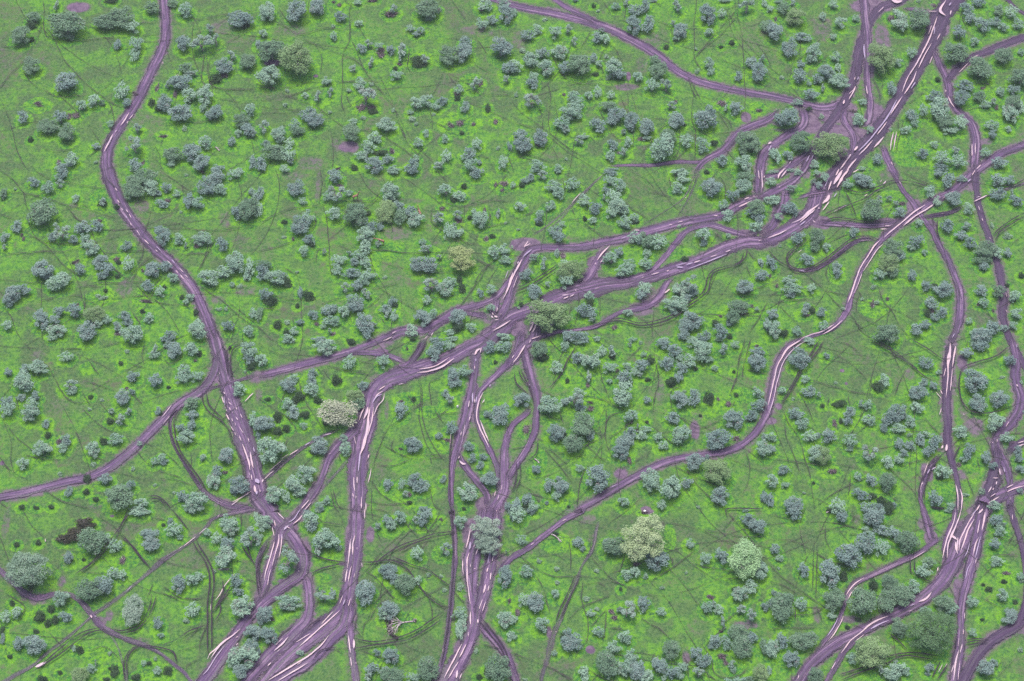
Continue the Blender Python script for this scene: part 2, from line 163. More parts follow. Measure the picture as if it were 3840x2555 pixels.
T 3 20 9 12 b|2 35 8 14 l|37 15 16 12 b|73 4 13 12 b|76 13 8 4 x|74 19 18 14 t|85 20 8 6 l|66 23 8 9 l|43 28 8 6 l|71 38 14 12 l|92 39 20 20 g|98 46 10 7 b|103 39 5 5 d|126 0 10 7 l|143 0 12 6 b|124 18 17 14 l|119 37 17 20 o|131 32 12 9 b|133 41 12 14 g|141 37 12 10 b|147 44 15 13 l|203 2 14 9 b|186 22 14 8 l|175 17 13 12 o|181 26 6 6 d|229 12 9 8 x|226 18 5 4 x|220 13 4 5 x|169 41 16 11 t|171 35 6 4 x|183 40 12 8 t|186 45 8 7 x|206 44 15 13 l|200 38 5 8 l|210 37 4 7 x|197 43 6 4 d|223 38 6 11 t|177 55 9 14 l|185 56 13 10 l|183 49 5 5 t|211 63 7 6 x|217 60 6 4 d|40 49 18 14 b|48 42 12 12 l|26 47 6 4 d|106 51 12 10 b|101 58 15 13 l|114 51 8 8 b|100 68 11 12 l|112 66 8 6 t|49 62 11 10 b|52 68 5 5 d|44 72 10 9 l|62 74 6 5 t|34 63 4 4 x|26 61 5 3 s|153 65 8 6 l|158 70 16 8 t|188 79 24 21 y|218 73 12 11 l|228 72 10 10 l|229 82 11 8 l|169 79 6 5 t|147 85 14 13 b|158 85 15 14 b|76 82 14 9 l|86 76 6 6 t|95 77 13 8 l|90 83 8 8 b|100 84 12 9 l|74 91 9 11 l|88 93 18 9 b|104 95 14 10 l|98 100 12 9 p|92 105 11 10 b|80 106 10 9 t|100 110 10 8 t|104 115 8 5 t|6 86 16 9 g|5 92 14 12 b|18 98 15 14 l|25 96 9 8 b|28 103 9 8 d|9 113 14 10 b|13 119 12 11 d|41 112 6 10 b|48 115 11 8 d|38 124 4 4 d|38 93 4 3 s|161 104 18 12 t|177 101 14 8 l|174 107 14 13 l|187 100 5 8 d|189 108 7 8 d|118 98 5 3 s|206 112 7 8 b|216 109 9 9 l|90 121 16 14 b|95 125 9 8 b|125 120 8 8 b|119 126 12 8 b|121 131 6 9 t|127 133 7 11 l|128 123 5 5 d|156 119 9 8 l|153 134 15 15 b|163 130 8 8 l|99 138 19 15 b|103 148 11 12 b|110 141 6 4 t|3 131 7 12 g|52 132 10 8 b|66 128 14 9 b|72 126 8 8 b|81 130 11 12 l|68 137 17 9 l|67 147 5 5 t|70 150 6 5 x|62 143 6 4 l|29 139 6 5 s|40 139 9 5 b|20 141 8 8 d|28 148 6 6 d|35 147 8 8 l|30 154 13 7 l|58 155 17 6 b|56 141 5 4 x|143 147 11 12 l|185 133 16 14 b|186 143 12 10 d|178 148 10 6 l|198 143 9 8 l|217 126 8 8 l|87 156 8 4 d|165 155 12 5 b|180 154 12 5 l|228 153 14 7 l|144 155 6 3 d|229 48 3 3 s|191 14 6 5 d
G 91 24 1|148.5 36.5 -1|113.5 64 -1
L 65 28 14 4|105 27 8 3|120 72 18 12|190 88 14 6|97 88 18 20
B 35 5 20 6 .6|57 15 4 25 .6|160 45 10 20 .5|130 58 22 10 .6|135 28 25 4 .6|175 65 25 5 .5|110 10 12 15 .5|10 75 12 15 .5|55 100 12 15 .4|50 122 25 6 .5|135 100 14 12 .5|145 125 10 15 .4|25 130 15 8 .4|65 62 8 10 .4|65 55 8 5 .4|200 60 20 20 .3|118 88 6 10 .5|85 80 50 4 .3
R 5:118,158,8 128,150,8 140,147,7 155,147,7 163,142,8 175,135,8 185,129,7 200,125,6 212,121,5 222,115,5 230,105,5 238,95,6 6:10,80,6 18,72,6 30,71,6
R 5:222,115,7 220,125,7 216,136,8
R 5:155,156,3 163,147,4 175,137,4
R 5:187,130,4 200,132,5 215,135,6
W 232,93,.5 229,100,.8|236,95,1.5 233,105,2 229,116,1.4|231,112,.6 227,119,.7|222,127,1 221,131,.8|217,132,1 218,134,1.5|219,135,3 222,136,2|216,135,1.5 218,137,1|224,133,.8 226,133,.6|223,138,.8 219,139,1|234,139,1 226,144,1.3 217,149,.8|129,149,.7 125,151,.7|125,154,.9 119,157,1.2|158,153,.6 155,156,.8|163,150,.8 161,153,.8
P 0,52 15,43 35,36 60,32 80,29 95,28 120,28 135,26|60,32 65,50 67,70 68,90 69,100|160,35 162,48 175,60 190,68|58,0 60,32|95,32 110,40|123,46 125,50 126,56|123,46 130,52|225,78 210,95 195,115 185,128|222,80 208,92 200,108|25,88 40,98 45,100|75,70 90,74|100,76 115,74 140,76 160,78|80,77 85,75 105,76|10,113 25,118 45,120|60,122 80,118 95,112 130,105|0,75 20,70 40,65|145,98 165,95 200,97|150,113 165,118 190,115|0,128 20,128 40,132|0,143 10,150 20,157|33,136 34,143|133,115 134,128|95,130 105,125 120,110|115,135 119,142|170,29 190,33 210,30 235,29|212,34 215,43 213,50|177,50 195,68 210,63|85,33 78,48|85,32 80,42 70,52|55,40 55,50 50,56|140,145 137,150|200,80 220,92|235,48 210,55 200,70|40,72 60,72 68,71|57,72 55,85|86,127 88,140|225,0 235,4|164,0 175,12
#6
T 17 5 8 7 b|12 9 10 5 b|26 3 12 8 t|42 1 7 4 l|9 13 6 5 d|38 14 15 10 l|42 19 11 11 l|56 12 13 10 l|1 13 5 5 l|7 32 10 9 l|34 32 11 8 l|26 39 9 8 l|24 45 8 6 b|25 48 8 5 d|6 54 4 3 s|46 49 6 5 l|40 54 11 10 b|43 61 12 10 b|66 27 11 11 l|77 34 13 11 b|67 44 4 5 d|74 45 9 6 l|91 2 14 5 b|90 9 12 9 l|98 14 13 11 l|87 18 9 6 b|84 24 6 5 t|93 23 12 11 l|97 30 16 14 l|92 38 11 10 l|104 37 9 9 l|112 42 10 7 l|113 47 8 4 d|103 47 13 11 l|106 52 6 4 l|155 2 18 7 l|158 7 12 8 l|153 15 13 9 l|153 51 4 3 s|179 1 6 4 d|184 14 19 14 b|214 5 18 10 g|212 14 16 12 l|203 22 11 10 b|193 31 10 8 l|198 40 11 12 l|224 32 16 14 g|222 39 16 8 b|228 44 10 10 b|224 51 12 10 l|234 28 4 8 l|199 60 5 5 l|177 59 14 12 l|176 66 8 5 b|177 54 8 4 b|113 61 12 10 l|120 59 8 6 g|126 65 14 12 g|135 65 14 12 l|117 63 8 8 b|98 74 9 9 b|92 80 14 12 l|104 91 16 10 l|108 86 11 9 l|100 95 8 6 l|122 84 13 9 l|124 76 8 7 l|22 78 12 8 t|30 85 10 11 t|41 75 5 8 l|46 77 6 11 x|13 95 12 10 b|33 104 6 5 l|21 111 13 14 b|54 91 26 16 o|50 101 12 12 l|50 86 14 8 l|8 123 5 4 d|36 131 38 28 o|71 114 9 8 l|72 121 7 7 d|65 127 13 12 b|73 130 12 10 b|75 136 9 5 t|66 131 9 6 b|107 131 10 7 l|122 108 11 12 l|118 114 11 9 b|159 106 10 8 d|165 103 16 12 t|154 109 16 12 l|161 116 8 8 b|166 111 12 7 b|151 122 22 12 l|149 130 8 5 b|229 84 6 8 b|230 96 14 9 b|215 106 16 12 b|215 110 8 5 d|159 81 8 5 d|209 124 20 12 g|203 134 14 12 g|200 139 8 6 b|212 129 10 8 x|220 124 5 4 x|225 127 4 4 l|187 140 7 7 d|192 134 4 4 x|167 135 18 16 b|160 142 14 14 b|158 151 12 8 b|177 151 12 10 b|192 147 15 12 b|190 155 8 4 l|200 152 5 5 d|234 141 7 14 b|94 144 7 6 x|78 154 7 5 l|52 151 14 12 b|63 152 12 12 b|111 155 8 4 l|140 155 9 5 l|166 155 14 5 l|6 126 3 3 s|0 70 2 4 s
L 155 76 14 8|154 53 8 4|5 61 5 6|88 145 12 5|108 131 7 7
B 135 20 35 20 .35|165 33 25 8 .4|200 10 5 12 .5|40 58 10 6 .3|75 100 6 12 1|75 85 8 8 1|5 145 10 10 1|125 115 14 15 .7|118 128 20 10 .7|130 135 30 6 .5|150 62 15 12 .3|170 70 14 8 .4|215 58 14 5 1|45 62 30 4 .5|12 68 20 8 1|70 130 40 10 .2|200 62 8 8 .5|200 90 15 12 .3
R 6:238,65,12 228,66,12 215,66,12 200,70,12 185,77,11 165,85,11 145,92,11 125,98,11 105,103,11 85,105,14 70,109,17 50,114,15 35,120,13 20,127,12 0,134,13 5:222,145,13 205,157,12
R 6:230,24,7 222,26,7 205,34,8 195,40,8 180,44,8 165,46,8 150,49,8 135,53,8 120,57,8 105,62,8 85,66,8 65,70,7 45,71,6 25,71,6 16,75,7 10,85,7 5,95,7 0,106,7 5:232,118,7 228,128,8 222,138,10
R 6:88,70,5 82,78,7 76,88,8 70,98,8 62,106,7
R 6:120,97,5 133,88,5 143,76,5 152,65,5 160,56,5 170,52,5 180,50,5 190,52,5 205,57,5 220,60,5
R 6:150,97,3 142,104,5 136,115,6 128,122,7 118,126,7 100,130,4 88,137,5 75,144,4 55,147,3 40,149,4 20,155,5 10,162,4
R 7:16,14,6 16,22,7 14,32,7 8,42,7 3,52,7 6:230,58,7
W 12,71,1 17,68,.6|11,72,1 15,66,.8|16,69,.5 17,68,.5|18,74,.8 14,77,1.2 10,81,.6|9,83,.8 6,89,1.6 2,96,1.4 0,102,1|6,85,1.4 5,87,1.2|5,98,.6 1,109,.6|17,142,1.6 21,141,1.2|16,149,1.2 20,141,1.5|19,150,1.2 23,141,1.6|18,156,1.2 27,153,.8|90,70,.7 84,76,1.3 78,84,1.2|86,80,.8 81,86,1|76,88,1 77,86,.8|112,56,1 117,56,1.3|100,64,.5 105,62,.6|144,51,.8 147,51,.8|152,49,.5 157,48,.6|185,43,.8 189,43,.8|208,35,1 214,32,1.1 220,29,.9|213,28,.8 218,26,.9|221,25,.9 223,25,.5|151,90,1.4 157,90,1.4|160,88,1.2 166,86,1.2|167,86,1 173,84,1|161,92,.6 172,88,.8 185,83,1 197,78,.9|182,81,.8 188,79,.6|196,76,.8 201,74,.8|142,94,1 144,93,1|128,97,.8 135,95,.8|119,100,.7 121,99,.7|46,116,1 52,115,1|47,119,1 52,117,1.1|53,117,1.1 57,115,1|59,112,.7 58,111,.7|76,110,.5 80,109,.5|160,26,.6 159,27,.8|55,31,.7 63,22,.7|154,33,.8 155,33,.8|140,114,1 145,110,1.2|226,1,.8 227,9,.8|229,1,.7 230,18,1.1|232,6,1 231,8,.8|150,89,.5 160,86,.5|226,66,.5 229,65,.5
R 6:88,0,2 75,12,2 62,24,2 50,36,2 40,45,2 28,54,2 15,62,2
R 6:80,6,2 66,22,2 54,34,2 44,46,2 30,57,2
R 6:169,0,2 164,14,2 158,25,2 148,33,1 130,44,1 118,52,1
R 6:172,0,2 167,15,2 162,26,2 155,38,1 150,45,1
K 216,74 214,82 207,88 195,92 186,95 182,102 180,112 173,119 160,128 150,136 135,142 118,144 100,140 88,141 70,147|213,77 209,86 196,90 186,93 180,99 177,110 172,117 160,125 148,134 132,140 116,142 100,138 85,140|58,83 72,76|61,85 75,78|0,111 15,105 30,96 42,88|2,114 18,107 32,98 43,90
P 100,1 115,10 130,20 140,24|110,0 125,10 135,20|50,46 60,46 72,53 85,60 100,61|58,36 60,42|100,27 110,35 125,45|69,29 68,38|135,70 140,60|185,59 192,64 205,66|186,58 195,63|145,18 145,5|150,10 150,0|122,20 150,25|90,160 75,152|83,118 81,135|130,130 130,155|215,87 220,100|205,90 212,98|215,120 205,112|235,105 225,110|217,152 230,130 235,122|56,125 53,138 58,138|3,118 5,125|20,130 10,140|102,20 120,30|190,5 195,15 195,28|138,65 165,72|210,70 230,88|48,20 48,5|170,90 180,92|0,46 25,38
#7
T 5 1 10 3 l|3 10 9 7 l|28 1 9 5 l|24 15 14 7 t|45 2 6 5 l|52 6 7 9 l|42 9 8 4 t|47 9 8 5 d|47 13 8 6 b|86 7 17 12 b|89 12 10 7 d|95 12 8 8 l|74 12 11 8 l|5 26 14 9 l|10 42 8 7 l|20 34 16 10 b|25 37 8 8 b|156 2 9 8 b|166 8 12 14 b|177 7 8 6 b|181 8 5 4 l|149 18 10 12 l|212 8 14 11 b|212 20 14 12 b|222 8 10 9 b|228 27 14 9 b|225 20 6 6 t|103 25 8 8 t|110 25 9 4 t|96 37 20 18 g|90 40 10 8 b|121 37 11 10 b|118 30 7 6 t|123 30 8 4 x|156 28 8 9 l|171 25 14 13 b|185 34 11 9 l|139 48 7 7 l|165 49 13 12 b|181 50 16 6 t|206 50 4 6 s|220 60 9 6 s|79 56 9 9 b|28 61 15 10 b|45 60 14 13 g|43 69 10 10 g|54 70 9 7 l|3 84 10 13 b|36 81 14 10 b|63 87 9 7 b|64 93 9 10 b|116 70 18 15 g|120 77 14 9 b|132 71 9 6 l|137 64 14 11 b|144 75 6 5 l|110 85 20 16 o|103 95 11 9 l|115 93 10 9 g|133 96 9 10 b|20 100 14 7 l|22 108 18 10 l|21 113 8 8 b|21 108 6 8 t|40 108 9 7 l|177 59 14 8 b|186 65 12 11 b|200 72 20 14 g|197 82 18 8 g|199 88 10 7 b|220 75 8 9 b|210 75 10 10 o|146 105 11 9 b|161 107 18 15 b|153 106 6 6 d|196 109 13 10 b|212 110 12 11 g|228 114 12 10 l|225 119 6 4 d|198 120 10 8 l|193 123 4 4 x|233 96 6 6 d|151 121 13 11 b|150 128 7 7 x|147 131 8 7 d|160 129 12 9 b|154 134 9 7 b|96 123 7 8 x|100 121 5 5 s|110 118 4 4 x|97 107 5 5 s|86 118 4 3 s|36 124 9 7 b|33 130 12 6 t|41 128 6 7 d|49 130 10 9 b|37 133 6 4 x|4 131 12 10 b|5 144 15 15 l|15 149 8 8 d|26 147 10 8 l|50 142 10 8 l|38 155 12 4 l|110 149 23 16 g|137 146 12 11 b|144 141 12 8 b|135 143 6 6 l|184 138 7 6 l|208 143 15 12 b|199 150 20 14 b|218 144 8 6 b|190 148 8 8 l|229 131 11 10 l|226 142 9 7 l|207 129 4 4 x|178 56 5 3 t|69 127 4 4 s|2 97 4 4 x|8 106 5 4 x|220 105 4 4 d|11 69 3 3 s
L 115 23 14 5|97 127 15 9|15 45 12 6
B 42 28 8 8 .7|108 5 8 8 .6|135 35 10 12 1|110 48 18 6 1|50 48 12 8 1|140 25 10 6 .5|185 15 12 8 .7|5 66 12 5 .6|120 88 15 5 .4|8 105 8 8 .5|75 102 4 10 .3|150 50 8 8 .8|155 5 40 5 .3|95 30 35 15 .3|100 90 25 10 .25|30 97 25 15 .3|187 100 12 18 .35
R 7:50,8,15 45,22,13 40,38,13 30,48,13 15,57,12 0,64,12 6:228,67,12
R 3:43,139,5 37,148,6 33,156,5 7:25,8,6 12,16,7 0,22,6 6:224,28,5
R 7:58,18,4 48,20,5 38,22,4 25,27,3
R 7:43,48,7 58,49,5 75,50,5 90,51,5 110,50,5 125,46,6
R 7:235,-33,5 3:238,132,5 215,141,6 202,150,6 7:183,8,7 172,18,7 160,24,7 150,29,6 140,36,6 130,43,7 120,50,6 110,58,6 102,66,5 95,75,5 88,86,5 83,96,5 80,106,5 76,116,5 74,125,6 68,136,5 60,144,5 50,149,4 38,153,4 20,160,4
R 7:190,-2,9 191,15,6 193,30,6 197,45,6 202,58,6 205,70,6 209,80,6 212,90,7 215,105,7 217,118,7 215,130,7 217,140,7 220,150,6 225,160,6
R 7:113,0,4 118,8,4 125,20,4 132,28,5 137,36,6 143,45,5 151,56,5 156,66,6 163,78,6 168,88,6 172,98,6 176,110,7 177,122,7 176,135,7 173,147,6 168,158,6 11:166,5,5
R 7:138,44,4 155,41,4 170,38,4 180,32,4
R 7:190,29,2 200,24,2 215,19,3 230,14,3
R 7:100,67,3 92,63,4 82,65,4 72,71,4 62,79,4 52,86,4 42,91,4 30,92,4 20,90,3
W 65,0,1.2 62,6,1.4|68,1,2 65,6,2.4 60,14,3|74,0,1.8 68,8,2.2 63,17,1.6|58,11,1.2 55,20,.8|56,24,3 54,28,2.5 50,32,1.5|47,36,3 46,36,3|56,30,1.2 50,38,1.2|47,32,1.2 38,39,2.2 30,46,1 21,50,.7|43,37,1.5 36,43,1.5 29,49,1|34,48,1.2 29,52,.9|41,47,1 43,49,1|17,56,1 8,60,1 0,63,.8|63,22,1 60,26,.7|15,0,1 10,5,1.6 9,9,1|17,1,1 12,7,1.2|108,11,1 105,15,1.6|103,18,1.4 99,21,1|91,23,.8 88,25,.8|96,23,1 91,26,.9|104,10,.8 103,12,.8|72,33,.8 63,37,.7|70,35,.5 60,39,.7|155,30,1 145,37,1.4 135,43,1.2 124,52,1.2|144,33,.8 133,40,1.2 124,48,1.1 114,56,1 106,63,.7|170,20,.5 160,27,.6|103,65,.9 98,70,1.2 92,79,1 85,90,1.1 81,100,1.2 77,112,1.2 73,123,.9|106,68,.5 100,74,.9 94,83,.7 87,94,.7|86,96,.8 83,104,.7 79,114,.6|71,128,.5 70,130,.5|60,143,1 50,149,1 40,152,.7 30,156,1.1|68,139,.8 60,146,1 50,152,.8|190,1,.5 187,6,.7|186,9,1.2 183,12,.7|182,5,.6 175,15,.5|189,30,1.4 193,28,.9 201,24,1|191,26,.8 195,25,.6|194,23,.5 195,24,.5|196,45,.9 197,48,.8|193,34,.6 194,38,.7|120,11,.7 122,14,.6|19,88,.8 22,92,.9|28,93,.5 34,94,.6|18,81,.5 22,78,.6|27,77,.4 31,74,.5|103,55,1 108,55,.8|107,52,.8 112,52,.8|159,41,.5 161,41,.6|203,63,1.2 204,64,1|218,113,.5 219,118,.4|218,129,.6 219,131,.5|169,155,.7 171,151,.7|11,16,1 10,17,.8|56,7,.7 52,16,.8
K 39,60 33,68 24,75 18,82 19,88 26,92 38,91 52,83 66,72 78,64 92,62 102,66|37,59 30,68 22,74 17,80 18,88 25,94 40,94 55,85 70,74 80,66 95,65|235,41 225,46 212,55 206,62|235,44 225,50 213,58 208,66|145,43 165,40 178,42 190,47|68,18 85,22 100,17 115,11 130,12 150,17 170,18|60,40 75,33 90,27 100,20 115,14|78,37 92,30 104,22|48,44 60,38 72,33|50,50 60,45 75,46 95,49 115,47|0,75 8,84 18,90 25,93|155,47 155,57 158,66|150,45 152,52|35,25 50,23|70,20 75,30 81,44|210,15 225,15 235,10
P 60,40 70,43 80,46|75,33 78,42 82,48|120,0 140,10 165,16|56,87 54,95 57,105|70,72 62,79|90,85 80,100|28,93 38,100 50,110 60,120 75,132 85,148 100,158|33,96 50,108 66,118|100,107 105,118 115,130 122,145 130,155|85,115 82,122 81,132|85,118 83,110|80,130 100,142 125,150|75,136 90,148|125,100 140,112 155,120|0,122 20,120 38,118|10,125 20,135 35,150|98,95 88,98|170,55 195,57|173,140 170,150|235,60 210,80|180,120 200,130 210,142|135,145 120,135|10,112 0,118|205,145 210,140
#8
T 61 14 13 8 l|117 9 5 4 s|141 7 8 9 t|142 12 10 7 l|154 2 8 6 b|153 5 5 3 x|160 8 13 15 b|175 6 13 13 l|111 20 5 4 d|228 7 15 15 l|229 16 12 9 b|231 22 9 8 d|225 28 3 3 s|34 23 18 12 l|23 25 10 8 b|7 28 8 8 b|21 35 21 16 l|62 40 17 10 t|66 46 9 6 l|122 32 12 9 b|121 34 8 5 d|142 35 13 13 b|168 26 13 12 l|168 34 14 9 l|181 32 12 9 l|155 42 4 3 d|19 51 8 8 b|32 50 10 8 b|28 58 13 12 l|28 65 15 14 l|6 55 13 10 b|7 62 12 14 l|42 75 7 9 b|44 86 6 6 d|111 51 13 14 b|121 46 7 5 b|116 43 4 4 x|94 54 4 3 s|82 62 4 4 s|83 51 5 4 d|103 63 9 6 t|117 64 10 6 t|109 71 14 9 t|101 73 7 7 d|108 74 5 4 x|145 63 6 7 b|147 66 5 4 d|176 56 15 11 g|176 67 13 8 b|166 79 9 8 b|176 77 9 10 b|171 87 17 12 l|220 43 13 11 l|234 72 10 16 l|54 92 8 6 x|61 90 10 10 b|57 97 10 10 l|38 98 15 15 l|85 98 13 14 l|106 90 14 11 l|95 92 8 6 d|128 94 5 5 l|21 112 11 11 l|86 113 6 5 s|55 122 5 4 s|122 117 4 5 s|141 110 7 7 l|149 106 9 8 l|151 111 8 5 b|187 106 7 6 l|209 104 14 15 b|199 119 12 10 b|196 128 12 16 l|206 120 7 4 x|218 131 19 15 b|215 137 8 8 b|80 126 8 7 d|96 126 14 10 b|63 137 8 9 b|79 138 6 6 d|108 141 24 24 g|119 132 10 9 b|47 152 6 4 d|130 149 14 10 l|128 155 20 6 l|142 132 4 3 s|168 142 13 10 b|181 146 19 18 l|172 152 10 6 l|211 6 3 4 d|192 4 1 1 s|88 145 6 5 d|20 152 6 5 d|33 153 6 3 d|180 18 4 3 x|183 11 6 5 d|160 139 4 3 s
L 80 25 8 7|112 70 14 10|155 115 5 4|183 80 10 12|187 106 5 7
B 35 15 10 12 .6|45 25 6 10 .5|60 55 10 6 .5|75 62 8 6 .5|88 152 10 4 .6|200 105 15 20 .3|195 60 8 15 .5|215 65 10 8 .6|2 112 3 3 1|15 55 3 15 .4|200 35 6 4 .9|35 75 8 5 .4|5 78 4 4 .5|215 50 6 6 .4|8 120 10 10 .4
R 4:194,147,10 8:198,0,11 202,15,12 206,30,11 209,42,12 214,58,14 219,75,16 226,95,17 232,115,15 236,132,15 240,150,16 12:240,-3,15
R 8:199,10,6 198,25,7 192,38,7 183,47,8 168,56,8 155,67,8 140,82,8 126,96,8 112,108,8 98,118,7 82,125,7 60,130,7 40,135,7 20,140,7 -3,144,7
R 8:183,47,3 200,42,3 220,36,3 235,32,6 9:0,32,6
R 8:164,62,3 157,72,3 157,85,3 161,98,3 168,110,3 176,122,4 184,134,4 195,144,5 210,151,6 225,154,6 237,156,5
W 206,48,1.8 207,50,1|204,52,.8 206,58,.9|211,62,1.4 212,65,.8|217,62,1.2 218,64,1.2|208,64,.8 209,66,.7|214,66,.8 214,67,.6|208,68,.8 211,74,1|213,72,.8 214,75,.9|217,71,.9 219,74,.7|216,85,.8 217,88,.8|220,88,.7 222,93,.9|223,96,1.1 226,104,1.3 229,113,1.5 230,120,1.1|228,90,.8 229,94,.8|230,103,1.2 231,110,1.5 233,118,1.1|233,98,.7 234,103,1|235,140,3 234,134,2|231,124,1.2 232,129,1|229,122,.5 230,125,.8|214,149,.7 222,145,.9 231,139,1|213,152,1 220,147,.9|202,30,.7 202,32,.6|149,71,.5 158,60,.7|150,77,.4 163,62,.5|233,49,1.4 225,57,.8|206,52,.5 207,60,.6|210,57,.6 213,60,.7|212,79,.5 215,84,.6|220,80,.5 224,86,.6|221,68,.6 223,72,.7|216,76,.5 217,79,.5|210,54,.5 211,56,.5
K 186,48 187,58 193,67 203,74 210,82 214,92|190,48 192,59 199,67 207,74|165,60 156,72 157,85 161,98 168,110 178,125 184,134|168,60 161,72 161,85 164,98 171,110 182,125 190,138|219,2 211,8 208,18 210,35|222,4 214,10 212,20 213,35|136,144 145,144 152,149 158,156|138,147 146,147 153,153
P 75,63 85,74 95,80 105,84 115,88|75,37 90,40 105,46|20,0 30,9 38,19 45,25 52,38 55,47 62,54 75,57 88,54|0,70 5,80 12,95 12,110 14,120|0,65 10,82 25,97 35,108|115,88 119,95|118,50 125,53 132,60|98,120 115,123 135,128 160,130 178,134|125,100 135,112 145,118 165,127|130,92 150,103 165,115|45,95 50,101|115,20 130,26 145,28|134,0 132,12 134,25|152,15 157,20 165,15 168,9|80,13 92,30|60,7 85,8 115,2|15,50 18,65|145,79 152,91 158,100|0,112 15,122 28,130|0,105 8,120 8,130|225,115 224,130 220,145|209,78 214,95 220,110|215,100 222,115 225,130|146,80 150,90|65,78 72,88 73,95|80,100 85,108 98,112|20,105 40,110 55,110|40,140 60,147 85,155|0,147 8,153|175,105 174,115|200,140 203,130 212,125|228,130 224,142 218,147|75,45 85,60
#9
T 63 4 22 13 l|88 1 8 5 d|34 0 4 3 s|5 18 12 13 l|168 4 18 10 b|162 11 14 11 b|178 4 8 8 l|215 5 13 10 b|225 4 14 10 l|232 3 6 8 b|139 7 3 3 x|86 19 10 13 l|117 18 11 11 l|74 35 9 10 d|52 28 10 8 b|51 35 9 10 b|50 43 15 11 l|29 40 14 13 b|35 33 9 7 l|40 50 9 10 d|36 54 8 7 d|57 54 9 6 d|11 53 6 4 d|30 57 13 9 l|34 64 12 13 b|45 67 9 7 d|20 69 10 8 d|7 75 16 16 b|2 86 5 8 b|28 80 7 7 d|20 82 8 8 d|44 77 7 6 l|64 75 5 6 d|98 40 10 9 b|92 50 18 12 o|94 57 14 10 g|75 65 34 22 p|120 14 0 0 s|145 53 5 4 d|133 62 12 15 b|133 55 6 3 x|192 27 14 10 l|183 33 14 16 b|180 27 8 6 b|174 47 7 8 b|177 53 12 9 t|225 66 16 18 b|213 67 9 7 b|180 79 12 12 b|168 87 8 6 b|177 91 9 5 x|144 94 16 13 b|133 99 5 3 x|58 95 16 14 b|54 101 10 6 d|80 90 8 8 l|82 97 12 12 l|14 99 26 22 l|6 93 8 8 l|46 121 19 15 l|34 130 16 15 l|40 138 12 10 l|17 140 16 15 l|27 141 8 12 l|196 96 10 9 b|199 107 9 8 b|209 106 9 6 b|206 113 8 7 b|215 126 14 14 b|194 138 18 14 l|198 135 10 6 b|172 126 6 7 b|121 131 9 11 b|146 127 14 13 b|152 132 16 11 b|134 131 6 10 l|136 140 8 6 t|141 141 6 5 x|145 134 6 3 x|155 154 12 6 b|65 146 8 7 l|58 151 9 7 l|60 154 6 5 b|47 156 8 3 b|232 152 8 10 b|220 19 4 4 d|191 154 4 3 d|141 148 5 4 d
A 185.4 60.5
L 142 52 18 6|160 65 14 6|175 95 11 9|137 138 22 10|78 38 6 5|225 60 8 4
B 115 10 10 5 1|135 25 10 6 .8|110 33 10 8 .6|30 15 20 10 .3|100 60 4 6 .7|160 115 25 8 .4|95 26 25 4 .35|185 122 12 12 .4|225 90 8 15 .4|3 50 5 10 .6|120 63 3 15 .6|215 38 12 8 .7|40 68 8 3 .5|75 125 12 15 .3|150 22 6 4 .9|75 115 8 8 .2|200 95 6 12 .3
R 9:0,33,6 20,28,6 45,21,6 70,15,6 95,7,6 118,-3,6 5:128,150,7
R 9:85,11,4 105,11,5 120,13,4 133,18,5 140,22,5
R 9:156,-3,6 148,12,5 140,22,6 125,30,8
R 5:225,145,13 9:208,0,11 195,6,12 175,17,13 155,24,14 138,30,14 120,36,15 110,45,15 106,55,15 104,65,15 101,78,18 97,90,18 95,105,17 93,120,17 93,135,15 93,150,14 93,158,13 13:93,0,13
R 9:96,76,9 85,88,9 75,97,9 67,108,7 62,122,6 57,133,7 50,143,8 41,157,9 13:37,8,10
R 9:88,105,3 78,117,3 68,128,3 58,138,3
R 9:80,80,3 62,87,3 45,97,3 30,108,4 15,121,5 5,130,6
R 5:238,137,14 9:210,5,7 202,12,8 201,25,7 199,40,7 197,52,9 194,65,10 190,80,8 186,95,8 182,108,6 180,120,5 179,135,5 180,158,5
R 6:10,146,9 9:238,14,7 225,27,6 212,40,5 205,48,5 203,60,5 203,72,5 207,85,5 213,97,5 218,107,5 222,118,5 223,130,5 222,140,5
R 9:186,100,4 188,108,5 194,118,6 204,130,6 212,142,6 212,155,8
R 9:238,75,5 232,85,6 229,97,6 228,110,8 228,125,9 227,138,10 220,150,12 212,160,13
